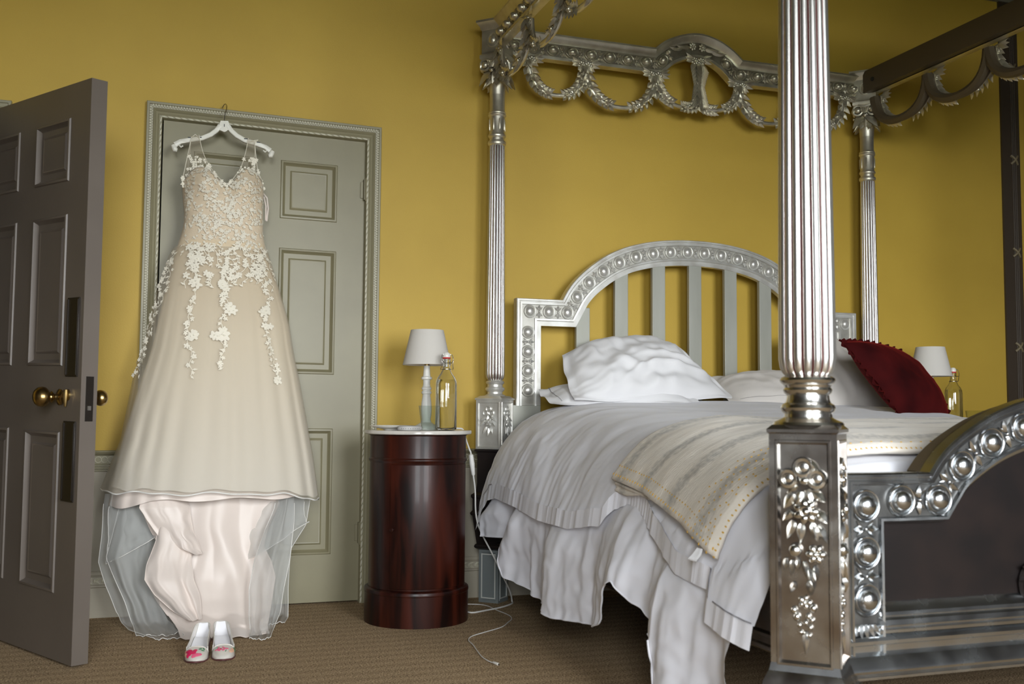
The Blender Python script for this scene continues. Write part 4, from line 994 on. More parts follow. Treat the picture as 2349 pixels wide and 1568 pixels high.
SH = [(-2.275, .06), (-2.26, .045), (-1.98, .060), (-1.945, .09), (-1.90, .205), (-1.80, .232), (-1.70, .275), (-1.635, .325), (-1.58, .30), (-1.50, .17), (-1.40, .140), (-1.15, .125), (-.84, .142), (-.64, .19), (-.58, .29), (-.50, .320), (-.32, .310)]
sheet = thing('bed_sheet', (1.40, -1.3, 0.4), 'crumpled white sheet hanging below the duvet almost to the carpet', 'sheet')
b = MB(); NY2, NS2 = 260, 60
def shp(i, j):
    y = -0.32-(2.27-0.32)*i/(NY2-1); hz = interp(y, SH); t = j/(NS2-1); z0 = ttop(y)
    zt = z0-0.12; z = zt+(hz-zt)*t; xs = interp(z0-z, SIDE)+0.030
    w = 1.1*nz(y*1.5, z*2.2, 15); A = (0.010+0.040*t)*(0.12+0.88*smooth((interp(y, HEM)+.02-z)/.14))
    d = A*((0.9*math.sin(y*15+2.4*w+2*nz(y*2, 0, 3))+0.6*(1-2*abs(nz(y*9+w, z*1.4, 21))))*0.75+0.16*nz(y*24, z*5, 4)+0.14*nz(y*14, z*18, 6)+0.07*(1-2*abs(nz(y*17+z*7, z*19-y*6, 9))))
    if y < -1.9: d += 0.012*t
    return (xs-d, y+0.012*t*nz(y*6, z*3, 31), z)
b.grid(shp, NY2, NS2); o = b.build('sheet_cloth', 'linen', sheet, angle=180, recalc=False)
b = MB(); hemp = [Vector(shp(i, NS2-1)) for i in range(NY2)]
b.tube(hemp, 0.003, 5); b.build('hem', 'linen', sheet)

# quilt across the foot of the bed
qu = thing('quilt', (BC, -1.95, 0.7), 'grey and cream striped quilt with yellow stitched hem folded across the bed foot', 'quilt')
NQ, NT = 120, 150
QR = []
for i in range(NQ):
    v = i/(NQ-1)
    def yq(x): return -1.44-0.15*smooth((x-1.55)/.9)*(1-v)-v*(0.73+0.07*smooth((x-1.45)/.35))
    rows_ = {}
    yh = yq(1.44); hz = interp(yh, QH)
    base = section(yh, hz, NT); rr = []
    for j, (p0, nr) in enumerate(base):
        y0 = yq(p0.x); z = p0.z+(ttop(y0)-ttop(yh)); p = Vector((p0.x, 0, z))
        side = smooth((1.70-p.x)/0.32); s = (1.74-p.x)+(ttop(y0)-p.z)
        d = wrinkle(p, y0, s, side, 0.0, .006, .0012, .006)+0.026+0.004*side
        d += 0.0012*nz(y0*30, p.x*22, p.z*22)+0.0008*nz(y0*60, p.x*30, p.z*30)
        e = min(v, 1-v); d -= 0.014*(1-smooth(e/0.03))
        rr.append(Vector((p.x, y0+0.010*nz(p.x*3, p.z*4, 2), p.z))+Vector((nr.x, 0, nr.z))*d)
    QR.append(rr)
Lq = sum((QR[0][j+1]-QR[0][j]).length for j in range(NT-1))
b = MB(); b.grid(lambda i, j: QR[i][j], NQ, NT, uvs=lambda i, j: (Lq*j/(NT-1), 0.68*i/(NQ-1)))
o = b.build('quilt_cloth', 'quilt', qu, angle=180, recalc=False)
md = o.modifiers.new('thickness', 'SOLIDIFY'); md.thickness = 0.016; md.offset = -0.2
# folded turn at the far lower corner
b = MB(); E0 = [QR[i][-1] for i in range(0, 46)]
b.grid(lambda i, j: E0[i]+Vector((0.006+0.012*math.sin(PI*j/8), 0.0, -0.006-0.020*(1-math.cos(PI*j/8))*smooth((46-i)/34)*0.8)), 46, 9, uvs=lambda i, j: (0.02*j, 0.68*i/119))
o = b.build('folded_underside', 'quilt', qu, angle=180, recalc=False); md = o.modifiers.new('thickness', 'SOLIDIFY'); md.thickness = 0.008
b = MB(); random.seed(3)
def stitch(i, j, d, l=0.007):
    p = QR[i][j]; q = QR[min(i+1, NQ-1)][j]-QR[max(i-1, 0)][j]; q.normalize(); r = QR[i][min(j+1, NT-1)]-QR[i][max(j-1, 0)]; r.normalize(); n = q.cross(r); n = n if n.z > 0 or n.x < -0.3 else -n
    D = (q if d == 0 else r if d == 1 else (q+r).normalized())
    b.ell(p+n*0.0085, (l, 0.0030, 0.0034), D, n.cross(D), n, 6, 3)
for i in range(0, NQ, 3): stitch(i, NT-2, 1, 0.0055); stitch(min(i+1, NQ-1), NT-4, 2, 0.004)
for j in range(2, NT, 1):
    if QR[0][j].x > 3.38: continue
    stitch(NQ-2, j, 0, 0.0055)
    if j % 2: stitch(NQ-5, j, 1, 0.0045)
    if QR[NQ-1][j].x < 1.7:
        [stitch(NQ-7-q, j, (q//3) % 3, 0.0045) for q in range((j % 3)*2, 20, 6)]
tag(b.build('yellow_stitching', 'stitch', qu), kind='stuff')
b = MB(); c0 = QR[NQ-8][-1]
for k in range(6): b.leaf(c0+Vector((-0.008, 0.004*k, 0.0)), (-0.3, -0.25+0.12*k, -1), (-1, 0, 0.2), 0.035, 0.012, 0.4, 0.3, 4)
b.build('corner_tag', 'linen2', qu)

def pillow(name, cs, thick, m, lab, group=None, seed=0.0, bulge=(0, 0, 0, 0), flange=0.07, wr=0.010, n=44, towards=None, ruffle=False, seam=None):
    """cs: BL, BR, TR, TL corners; bulge of bottom, right, top, left edge outward"""
    BL, BR, TR, TL = [Vector(c) for c in cs]; cen = (BL+BR+TR+TL)/4
    U_, V_ = ((BR-BL)+(TR-TL)).normalized(), ((TL-BL)+(TR-BR)).normalized(); nr = U_.cross(V_).normalized()
    if towards is not None and nr.dot(Vector(towards)) < 0: nr = -nr
    def mid(u, v):
        p = BL*(1-u)*(1-v)+BR*u*(1-v)+TR*u*v+TL*(1-u)*v
        p = p+V_*(bulge[2]*4*u*(1-u)*v*v-bulge[0]*4*u*(1-u)*(1-v)**2)+U_*(bulge[1]*4*v*(1-v)*u*u-bulge[3]*4*v*(1-v)*(1-u)**2)
        return p
    def prof(u, v):
        a = max(0, 1-abs((2*u-1)/(1-flange*1.2))**2.6); c = max(0, 1-abs((2*v-1)/(1-flange*1.2))**2.6); return (a*c)**0.62
    def pt(i, j, sg):
        u, v = i/(n-1), j/(n-1); p = mid(u, v); h = prof(u, v)
        w = wr*(0.35+h)*((1-2.3*abs(nz(u*1.3-v*4.4+seed+1.2*nz(u*2,v*2,seed), v*0.9+u*0.8+seed, seed)))*0.8+0.55*(1-2*abs(nz(u*7+seed, v*3, seed+4)))+0.5*nz(u*13, v*9, seed))
        edge = 0 if 0 < i < n-1 and 0 < j < n-1 else 1
        fl = 0.006*math.sin(14*(u+v)+seed)*(1-min(1, h*6))
        return p+nr*(sg*(thick*h+0.0015*(1-edge))+w*(1 if sg > 0 else 0.6)*(1-edge*0.6)+fl)
    r = thing(name, tuple(cen), *lab, group) if False else thing(name, (cen.x, cen.y, min(BL.z, BR.z)), lab[0], lab[1], group)
    b = MB(); b.grid(lambda i, j: pt(i, j, 1), n, n); b.grid(lambda i, j: pt(n-1-i, j, -1), n, n)
    b.build('pillow_case' if not ruffle else 'cushion_cover', m, r, angle=180)
    if seam:
        b = MB()
        for (u0, v0), (u1, v1) in seam:
            K = int((mid(u1, v1)-mid(u0, v0)).length/0.0065)
            for k in range(K):
                u, v = u0+(u1-u0)*k/K, v0+(v1-v0)*k/K; i, j = u*(n-1), v*(n-1)
                b.ell(pt(i, j, 1)+nr*0.002, (0.0016, 0.0016, 0.0016), nu=5, nv=3)
        tag(b.build('openwork_seam', 'openwork', r), kind='stuff')
    if ruffle:
        b = MB(); per = [(k/30, 0) for k in range(30)]+[(1, k/30) for k in range(30)]+[(1-k/30, 1) for k in range(30)]+[(0, 1-k/30) for k in range(30)]
        M_ = len(per)*4
        def rp(i, k):
            q = i/4; a = int(q) % len(per); c = (a+1) % len(per); f = q-int(q); u = per[a][0]*(1-f)+per[c][0]*f; v = per[a][1]*(1-f)+per[c][1]*f
            p = mid(u, v); o_ = (p-cen).normalized(); t = k/3; ph = q*2.1+1.5*nz(q*0.3, seed, 0)
            return p-o_*0.016+o_*(0.028*t)+nr*((0.008*(0.3+t))*math.sin(ph))
        b.grid(rp, M_, 4, True); b.build('velvet_ruffle', m, r, angle=180, recalc=False)
    return r
TOW = (-0.3, -0.95, 0.1)
pillow('pillow', ((1.60, -.47, .868), (2.30, -.50, .872), (2.28, -.24, .952), (1.625, -.22, .940)), 0.050, 'linen2', ('flat white pillow whose openwork hem pokes out at the left edge', 'pillow'), 'white pillows on the bed', 3.1, (0, 0, 0, .02), 0.10, .006, seam=[((.07, .1), (.07, .95))], towards=(0, 0, 1))
pillow('pillow', ((1.68, -.50, .880), (2.520, -.42, .900), (2.335, -.175, 1.165), (1.745, -.200, 1.090)), 0.085, 'linen2', ('large crumpled white pillow leaning against the headboard slats', 'pillow'), 'white pillows on the bed', 1.7, (.0, -.02, .085, .01), 0.07, .020, 60, TOW)
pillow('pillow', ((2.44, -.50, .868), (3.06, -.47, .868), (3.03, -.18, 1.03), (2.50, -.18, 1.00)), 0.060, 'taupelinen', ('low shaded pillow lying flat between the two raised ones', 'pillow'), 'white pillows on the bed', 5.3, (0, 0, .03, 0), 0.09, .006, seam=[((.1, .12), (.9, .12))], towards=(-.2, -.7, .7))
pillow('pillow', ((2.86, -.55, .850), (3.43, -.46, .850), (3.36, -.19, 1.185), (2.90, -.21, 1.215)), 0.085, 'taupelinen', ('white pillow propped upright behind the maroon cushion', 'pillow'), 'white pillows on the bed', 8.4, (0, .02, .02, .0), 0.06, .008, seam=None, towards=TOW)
pillow('cushion', ((2.985, -.93, .835), (3.375, -.80, .820), (3.235, -.66, 1.120), (2.815, -.775, 1.150)), 0.075, 'velvet', ('maroon velvet cushion with gathered edge propped on the bed', 'cushion'), None, 2.2, (0.01, .055, .02, -.02), 0.03, .004, 44, TOW, True)

# ------------------------------------------------------------------ bedside cabinets and what stands on them
def cabinet(c, lab):
    r = thing('bedside_cabinet', (c[0], c[1], 0), lab, 'cabinet', 'round mahogany bedside cabinets')
    b = MB(); b.lathe([(0.194, 0.128), (0.194, 0.628), (0.1955, 0.632), (0.1985, 0.636), (0.1995, 0.641), (0.1985, 0.645), (0.195, 0.649), (0.1945, 0.655), (0.1945, 0.736), (0.203, 0.741)], c, 64); b.build('body', 'mahogany', r, angle=30)
    b = MB(); b.lathe([(0.2085, 0.0), (0.2085, 0.118), (0.2105, 0.121), (0.2105, 0.128), (0.208, 0.134), (0.199, 0.139), (0.195, 0.140)], c, 64); b.build('plinth', 'mahogany', r, angle=30)
    b = MB(); b.lathe([(0.205, 0.741), (0.2135, 0.742), (0.2165, 0.745), (0.2165, 0.753), (0.2145, 0.757), (0.0, 0.7575)], c, 64); b.build('marble_top', 'marble', r, angle=30)
    b = MB(); a0, a1 = math.radians(-90-46), math.radians(-90+62); n = 40
    pr = [(0.1935, 0.146), (0.1972, 0.148), (0.1978, 0.150), (0.1978, 0.622), (0.1972, 0.624), (0.1935, 0.626)]
    b.grid(lambda i, j: (c[0]+pr[j][0]*math.cos(a0+(a1-a0)*i/(n-1)), c[1]+pr[j][0]*math.sin(a0+(a1-a0)*i/(n-1)), pr[j][1]), n, len(pr))
    for a in (a0, a1):
        for k in range(2): pass
    d = b.build('door', 'mahogany', r, angle=30)
    b = MB(); a = math.radians(-90-41.5); n_ = Vector((math.cos(a), math.sin(a), 0)); o = Vector((c[0], c[1], 0.375))+n_*0.197
    b.tube([o, o+n_*0.006, o+n_*0.010, o+n_*0.014, o+n_*0.018, o+n_*0.020], [0.006, 0.004, 0.004, 0.008, 0.008, 0.003], 12); b.build('knob', 'mahogany', d)
    return r
NC = (1.030, -0.412)
cabinet(NC, 'round mahogany bedside cabinet with marble top beside the closed door')
NC2 = (3.80, -0.40)
cabinet(NC2, 'round mahogany bedside cabinet on the far side of the bed')
TZ = 0.7578
def lamp(c, lab, cord=None):
    r = thing('table_lamp', (c[0], c[1], TZ), lab, 'lamp', 'white bedside lamps')
    b = MB(); b.lathe([(0.050, TZ), (0.051, TZ+.008), (0.046, TZ+.016), (0.034, TZ+.022), (0.022, TZ+.030), (0.018, TZ+.042), (0.021, TZ+.06), (0.0225, TZ+.085), (0.0205, TZ+.115), (0.0165, TZ+.140), (0.0165, TZ+.146), (0.0205, TZ+.150), (0.0205, TZ+.158),
              (0.017, TZ+.160), (0.017, TZ+.164), (0.0205, TZ+.167), (0.0205, TZ+.174), (0.0165, TZ+.178), (0.0145, TZ+.190), (0.0150, TZ+.206), (0.0225, TZ+.209), (0.0225, TZ+.218), (0.016, TZ+.221), (0.0145, TZ+.232), (0.0135, TZ+.250), (0.0125, TZ+.266)], c, 24); b.build('base', 'lampbase', r, angle=35)
    b = MB(); b.lathe([(0.012, TZ+.266), (0.012, TZ+.30), (0.004, TZ+.302)], c, 12); b.build('lamp_holder', 'brass', r)
    b = MB(); z0, z1, r0, r1 = 1.026, 1.172, 0.101, 0.0685
    b.lathe([(r0, z0), (r1, z1), (r1-0.002, z1), (r0-0.002, z0), (r0, z0)], c, 48, cap=False); b.build('lamp_shade', 'shade', r, angle=60)
    b = MB(); b.ring((c[0], c[1], z1-0.012), (0, 0, 1), r1-0.003, 0.001, 32, 5, up=(1, 0, 0))
    for k in range(3): a = k*2*PI/3; b.tube([(c[0]+0.01*math.cos(a), c[1]+0.01*math.sin(a), z1-0.02), (c[0]+(r1-0.004)*math.cos(a), c[1]+(r1-0.004)*math.sin(a), z1-0.012)], 0.001, 5)
    b.tube([(c[0], c[1], TZ+0.30), (c[0], c[1], z1-0.018)], 0.0025, 6)
    b.build('shade_ring', 'steel', r)
    b = MB(); b.ell((c[0], c[1], 1.085), (0.022, 0.022, 0.028)); b.build('bulb', 'porcelain', r)
    if cord:
        P = cat_rom(cord, 6); b = MB(); b.tube(P, 0.0034, 8); cd = b.build('cord', 'cable', r)
        b = MB(); p, q = Vector((1.2885, -.3, .655)), Vector((1.3005, -.3, .562)); b.tube([p, p.lerp(q, .06), p.lerp(q, .45), p.lerp(q, .94), q], [.003, .0095, .0115, .008, .004], 10); b.build('cord_switch', 'cable', cd)
    return r
LC = (1.079, -0.345)
lamp(LC, 'white table lamp with turned base on the cabinet by the closed door', [(LC[0]+.03, LC[1]+.02, TZ+.004), (1.16, -.33, TZ+.004), (1.225, -.32, TZ+.005), (1.250, -.31, .756), (1.266, -.30, .715), (1.283, -.30, .67), (1.2885, -.30, .655), (1.3005, -.30, .562), (1.312, -.29, .50), (1.33, -.27, .36), (1.40, -.275, .22),
     (1.45, -.255, .13), (1.495, -.225, .055), (1.517, -.19, .006), (1.500, -.235, .004), (1.43, -.301, .004), (1.336, -.354, .004), (1.275, -.378, .004), (1.262, -.315, .004), (1.292, -.20, .004), (1.34, -.08, .004)])
lamp((3.667, -0.35), 'white table lamp behind the maroon cushion on the far side')
def bottle(c, lab):
    r = thing('swing_top_bottle', (c[0], c[1], TZ), lab, 'bottle', 'swing-top water bottles')
    T = TZ
    prof = [(0.030, T), (0.040, T+.002), (0.043, T+.008), (0.043, T+.185), (0.041, T+.200), (0.034, T+.215), (0.024, T+.228), (0.0175, T+.242), (0.0150, T+.255), (0.0145, T+.272), (0.0165, T+.276), (0.0165, T+.286), (0.0125, T+.288),
            (0.0110, T+.272), (0.0120, T+.255), (0.0150, T+.240), (0.0215, T+.226), (0.031, T+.213), (0.038, T+.199), (0.040, T+.184), (0.040, T+.012), (0.036, T+.007), (0.0001, T+.009)]
    b = MB(); b.lathe(prof, c, 40, cap=False); vs = [(c[0], c[1], T)]; b.lathe([(0.0001, T+.003), (0.030, T)], c, 40, cap=False); b.build('glass_body', 'glass', r, angle=50, recalc=False)
    b = MB(); b.lathe([(0.0355, T+.0095), (0.0393, T+.013), (0.0393, T+.184), (0.0372, T+.198), (0.0345, T+.2035)], c, 40); b.build('water', 'water', r, angle=50)
    b = MB(); b.lathe([(0.0165, T+.2885), (0.0165, T+.292), (0.0150, T+.294)], c, 20); b.build('rubber_seal', 'red', r)
    b = MB(); b.lathe([(0.0150, T+.294), (0.0158, T+.298), (0.0145, T+.308), (0.0085, T+.314), (0.0, T+.315)], c, 20); b.build('stopper', 'porcelain', r)
    b = MB(); x, y = c
    for q in (-1, 1):
        b.tube([(x+.018*q, y-.004, T+.305), (x+.022*q, y-.010, T+.302), (x+.024*q, y-.016, T+.285), (x+.022*q, y-.014, T+.262), (x+.026*q, y-.008, T+.250), (x+.024*q, y-.002, T+.243)], 0.0015, 6)
    b.tube([(x-.018, y-.004, T+.305), (x, y-.004, T+.312), (x+.018, y-.004, T+.305)], 0.0016, 6)
    b.tube([(x-.024, y-.016, T+.283), (x-.015, y-.024, T+.270), (x+.015, y-.024, T+.270), (x+.024, y-.016, T+.283)], 0.0015, 6)
    b.ring((x, y, T+.246), (0, 0, 1), 0.019, 0.0014, 20, 6, up=(1, 0, 0)); b.build('wire_clasp', 'steel', r)
bottle((1.121, -0.500), 'clear swing-top bottle of water beside the left lamp')
bottle((3.803, -0.352), 'swing-top bottle half hidden behind the maroon cushion')
def tumbler(c, lab, h=0.098, r0=0.0305, r1=0.0430):
    r = thing('tumbler', (c[0], c[1], TZ), lab, 'glass', 'drinking tumblers')
    rf = lambda a: 1+0.006*math.cos(10*a)
    b = MB(); T = TZ; b.lathe([(0.0001, T+.001), (r0-.003, T), (r0, T+.003), (r0+.002, T+.02), (r1, T+h-.001), (r1-.001, T+h), (r1-.0018, T+h-.001), (r0-.0005, T+.016), (r0-.004, T+.007), (0.0001, T+.006)], c, 60, rf, cap=False); b.build('glass_body', 'thinglass', r, angle=50, recalc=False)
tumbler((1.040, -0.545), 'empty clear tumbler in front of the left lamp')
tumbler((3.925, -0.36), 'drinking glass at the right just above the bed edge', 0.10)
r = thing('saucer', (0.884, -0.470, TZ), 'white china plate on the left of the marble top', 'plate')
b = MB(); c = (0.908, -0.455); b.lathe([(0.03, TZ), (0.032, TZ+.003), (0.058, TZ+.008), (0.0865, TZ+.0155), (0.088, TZ+.0175), (0.086, TZ+.0175), (0.058, TZ+.0105), (0.03, TZ+.0065), (0.0001, TZ+.006)], c, 48); b.build('plate', 'porcelain', r, angle=40)
b = MB(); b.ring((c[0], c[1], TZ+.0172), (0, 0, 1), .0865, .0012, 48, 5, up=(1, 0, 0)); b.build('rim', 'porcelain', r)
r = thing('remote_speaker', (0.955, -0.555, TZ), 'small rounded grey device with a row of holes on the marble top', 'device')
r.name = 'grey_device'
b = MB(); vs = [];
pr = [(0.90, 0), (1.0, .003), (1.0, .010), (0.94, .0165), (0.80, .019), (0.0001, .0195)]
b.lathe(pr, (0, 0), 40); b.v = [(0.958+x*0.050+y*.004, -0.560+y*0.030, TZ+z) for x, y, z in b.v]; b.build('casing', 'greydev', r, angle=40)
b = MB()
for k in range(9):
    a = math.radians(-90+(k-4)*11); b.ell((0.958+0.0500*math.cos(a)+.004*math.sin(a), -0.560+0.0302*math.sin(a), TZ+.0075), (.0015, .0015, .0015), nu=6, nv=4)
tag(b.build('speaker_holes', 'black', r), kind='stuff')
r = thing('charging_cable', (1.24, -0.75, 0.003), 'thin white charging cable snaking across the carpet by the cabinet', 'cable')
P = cat_rom([(x, y, .0035) for x, y in ((1.262, -.20), (1.318, -.19), (1.378, -.235), (1.393, -.36), (1.405, -.470), (1.392, -.545), (1.36, -.60), (1.30, -.688), (1.207, -.759), (1.143, -.811), (1.113, -.871), (1.107, -.943), (1.096, -1.02), (1.083, -1.123), (1.084, -1.185), (1.092, -1.222))], 6)
b = MB(); b.tube(P, 0.0019, 7); b.build('wire', 'cable', r)
b = MB(); p, q = Vector((1.091, -1.218, .005)), Vector((1.100, -1.250, .005)); b.tube([p, p.lerp(q, .15), p.lerp(q, .7), q], [.002, .0045, .0048, .0046], 8); b.build('plug', 'porcelain', r)
b = MB(); b.tube([q, q+(q-p)*.2], [.003, .003], 6); b.build('connector', 'steel', r)

# ------------------------------------------------------------------ hanger, wedding dress, shoes
hg = thing('coat_hanger', (0.253, -0.085, 2.03), 'cream plastic clothes hanger hooked over the door frame', 'hanger')
HY = -0.085
def hz_(x):     # centre line of the arms, left and right
    return interp(x, [(.048, 1.915), (.058, 1.928), (.080, 1.944), (.124, 1.956), (.165, 1.966), (.200, 1.985), (.222, 2.005), (.237, 2.026)]) if x < .253 else interp(x, [(.268, 2.028), (.284, 2.008), (.306, 1.990), (.340, 1.973), (.380, 1.965), (.425, 1.952), (.448, 1.936), (.458, 1.922)])
b = MB()
for xs in ([.058, .080, .103, .124, .145, .165, .183, .200, .212, .222, .230, .237], [.268, .276, .284, .295, .306, .322, .340, .360, .380, .402, .425, .445]):
    P = [Vector((x, HY, hz_(x))) for x in xs]; n = len(P); vs, fs = [], []
    for k, p in enumerate(P):
        t = (P[min(k+1, n-1)]-P[max(k-1, 0)]).normalized(); u_ = Vector((-t.z, 0, t.x)); w = 0.0095 if 0 < k < n-1 else 0.011
        for a, h in ((-w, -.005), (-w, .005), (-w*.7, .0075), (w*.7, .0075), (w, .005), (w, -.005), (w*.7, -.0075), (-w*.7, -.0075)): vs.append(p+u_*a+Vector((0, h, 0)))
    for k in range(n-1):
        for a in range(8): fs.append((k*8+a, k*8+(a+1) % 8, k*8+8+(a+1) % 8, k*8+8+a))
    fs += [tuple(range(8)), tuple((n-1)*8+a for a in range(7, -1, -1))]; b.add(vs, fs)
for s_, cx in ((1, .253),):
    P = [(.225, 2.008), (.236, 2.040), (.238, 2.047), (.268, 2.049), (.271, 2.042), (.283, 2.010), (.268, 2.010), (.262, 2.004), (.253, 2.000), (.244, 2.004), (.238, 2.006)]
    b.add([(x, HY-.007, z) for x, z in P]+[(x, HY+.007, z) for x, z in P], [tuple(range(11)), tuple(range(21, 10, -1))]+[(k, 11+k, 11+(k+1) % 11, (k+1) % 11) for k in range(11)])
for q, (x, z) in ((-1, (.056, 1.922)), (1, (.450, 1.932))):
    b.tube([(x-.006*q*-1, HY, z+.006), (x+.001*q, HY, z-.004), (x-.003*q, HY, z-.014), (x-.012*q, HY, z-.016)], [.009, .0115, .0125, .008], 10)
    b.tube([(x-.034*q, HY, z+.006), (x-.026*q, HY, z-.001), (x-.020*q, HY, z+.006)], .0035, 8)
b.build('hanger_body', 'plastic', hg, angle=40)
b = MB(); b.tube(cat_rom([(.253, HY, 2.035), (.2535, HY, 2.070), (.258, HY+.002, 2.090), (.2625, HY+.015, 2.112), (.262, HY+.028, 2.126), (.256, HY+.042, 2.134), (.249, HY+.056, 2.126), (.2475, HY+.060, 2.1195)], 5), 0.0018, 8); b.build('hook', 'steel', hg)
b = MB()
for x0, x1, z in ((.108, .125, 1.967), (.147, .163, 1.972), (.335, .354, 1.983), (.388, .402, 1.973)): b.box(x0, x1, HY-.0084, HY-.0070, z-.006, z-.002)
b.box(.2515, .2545, HY-.0080, HY-.0068, 2.022, 2.034); b.build('strap_notches', 'black', hg)

dr = thing('wedding_dress', (0.255, -0.18, 0.0), 'ivory lace and tulle wedding dress hanging in front of the closed door', 'dress')
DXL = [(.46, -.160), (.528, -.142), (.64, -.123), (.785, -.088), (.953, -.042), (1.082, -.005), (1.26, .027), (1.363, .046), (1.461, .068), (1.536, .088), (1.582, .100), (1.635, .105), (1.681, .097), (1.745, .091), (1.83, .094)]
DXR = [(.46, .672), (.473, .669), (.634, .644), (.788, .614), (.964, .579), (1.097, .549), (1.196, .534), (1.35, .486), (1.475, .446), (1.53, .428), (1.572, .421), (1.677, .418), (1.765, .419), (1.83, .412)]
DYF = [(.46, -.375), (.6, -.345), (.8, -.310), (1.0, -.285), (1.2, -.250), (1.35, -.222), (1.50, -.196), (1.58, -.186), (1.66, -.196), (1.75, -.200), (1.83, -.175)]
def sm(tab, z): # softened interpolation
    return (interp(z-.03, tab)+interp(z, tab)*2+interp(z+.03, tab))/4
FOLD = [(.30, .9, .6), (.62, 1.0, .9), (.86, .7, .5), (1.12, .9, 1.0), (1.42, .8, .6), (1.72, 1.0, .9), (2.05, .8, .7), (2.30, .9, .9), (2.62, 1.0, .7), (2.9, .7, .5)]
def dress_pt(th, z, g=0.0, left=None):
    xl, xr, yf = sm(DXL, z), sm(DXR, z), sm(DYF, z)
    if left: xl = min(xl, left(z)); 
    cx, hw = (xl+xr)/2, (xr-xl)/2+g*0.3; yc, yb = -.105, -.052
    s = math.sin(th); c = math.cos(th)
    if s >= 0: y = yc+(yf-yc-g)*(s**0.78)
    else: y = yc+(yb-yc)*((-s)**0.6)
    if z < 1.5 and s > 0:   # soft folds that open towards the hem
        k = smooth((1.48-z)/0.95)
        for a, am, wd in FOLD: y += 0.012*am*k*math.exp(-((th-a)/(0.05*wd+0.05*k))**2)
        y += 0.0015*k*math.sin(th*29+z*3)
    x = cx-hw*c
    if z > 1.62 and s > 0:  # cups
        for ux, uz in ((.168, 1.755), (.352, 1.762)): y -= 0.034*math.exp(-((x-ux)/.052)**2-((z-uz)/.055)**2)
        y += 0.020*math.exp(-((x-.262)/.03)**2-((z-1.75)/.07)**2)
    return Vector((x, y, z))
def top_z(x):
    return interp(x, [(.085, 1.752), (.100, 1.775), (.120, 1.806), (.140, 1.822), (.165, 1.826), (.195, 1.812), (.225, 1.782), (.250, 1.755), (.264, 1.744), (.278, 1.757), (.300, 1.785), (.325, 1.818), (.350, 1.836), (.375, 1.836), (.395, 1.812), (.412, 1.782), (.430, 1.765)])
NTH = 120
def ths(i): return PI*i/(NTH-1)
def hem_z(th): return 0.522+0.006*math.cos(th)-0.030*smooth((th-1.9)/1.2)*1.4+0.005*math.sin(th*9)+0.003*math.sin(th*17+1)
# bodice (front and back)
b = MB()
def bod(i, j):
    th = ths(i); x0 = dress_pt(th, 1.75).x; zt = top_z(x0); z = 1.50+(zt-1.50)*j/29; return dress_pt(th, z)
b.grid(bod, NTH, 30); b.grid(lambda i, j: dress_pt(-PI*i/39, 1.50+(1.70-1.50)*j/14), 40, 15)
o = b.build('bodice', 'nude', dr, angle=180); md = o.modifiers.new('thickness', 'SOLIDIFY'); md.thickness = 0.004
b = MB()
b.grid(lambda i, j: dress_pt(ths(i), hem_z(ths(i))+(1.525-hem_z(ths(i)))*j/59, 0.002), NTH, 60)
b.grid(lambda i, j: dress_pt(-PI*i/39, hem_z(0)+(1.525-hem_z(0))*j/29), 40, 30)
b.build('skirt', 'skirt', dr, angle=180)
TL_ = [(.46, -.195), (.539, -.174), (.709, -.112), (.97, -.070), (1.076, -.040), (1.29, .004), (1.46, .050), (1.508, .076), (1.53, .088), (1.6, .2)]
b = MB(); b.grid(lambda i, j: dress_pt(ths(i), hem_z(ths(i))-0.012+(1.51-hem_z(ths(i)))*j/49, 0.014, lambda z: interp(z, TL_)), NTH, 50); b.build('tulle_overlay', 'tulle2', dr, angle=180)
b = MB(); b.tube([dress_pt(ths(i), hem_z(ths(i))-0.012, 0.014, lambda z: interp(z, TL_)) for i in range(NTH)], 0.0028, 6); b.tube([dress_pt(ths(i), hem_z(ths(i)), 0.002) for i in range(NTH)], 0.0022, 6); b.build('hem_cord', 'wirehem', dr)
# sheer shoulder straps
for nm, pts_o, pts_i in (('left', [(.122, 1.966), (.112, 1.90), (.100, 1.83), (.092, 1.775), (.094, 1.74)], [(.152, 1.976), (.170, 1.90), (.198, 1.835), (.232, 1.785), (.262, 1.747)]),
                         ('right', [(.378, 1.975), (.384, 1.91), (.392, 1.84), (.410, 1.79), (.418, 1.76)], [(.352, 1.982), (.342, 1.92), (.322, 1.845), (.292, 1.79), (.264, 1.747)])):
    po, pi_ = cat_rom([(x, 0, z) for x, z in pts_o], 6), cat_rom([(x, 0, z) for x, z in pts_i], 6); n = len(po)
    def sp(i, j):
        p = po[i].lerp(pi_[i], j/9); t = i/(n-1); y = -.098-0.095*smooth(t*1.05)*(0.45+0.55*math.sin(PI*min(1, max(0, (p.x-.09)/.33)))) ; return (p.x, y, p.z)
    b = MB(); b.grid(sp, n, 10); b.build('shoulder_strap', 'mesh', dr, angle=180); lab = None
    b = MB(); b.tube([sp(i, 0) for i in range(n)], .0014, 5); b.tube([sp(i, 9) for i in range(n)], .0014, 5)
    b.tube([(sp(0, 0)[0], -.094, 1.962), (sp(0, 0)[0]+.015, -.100, 1.977), (sp(0, 9)[0], -.094, 1.966)], .002, 5)
    b.build('strap_binding', 'lace', dr)
    if nm == 'left': SPL = [sp(i, j) for i in range(8, n) for j in range(10)]
    else: SPR = [sp(i, j) for i in range(8, n) for j in range(10)]
for x0, sg in ((.121, -1), (.382, 1)):     # hanger loops
    b = MB(); b.tube([(x0, -.080, 1.958), (x0+.004*sg-.002, -.07, 1.85), (x0-.004, -.065, 1.74)], .0016, 5); b.build('hanging_loop', 'lace', dr)
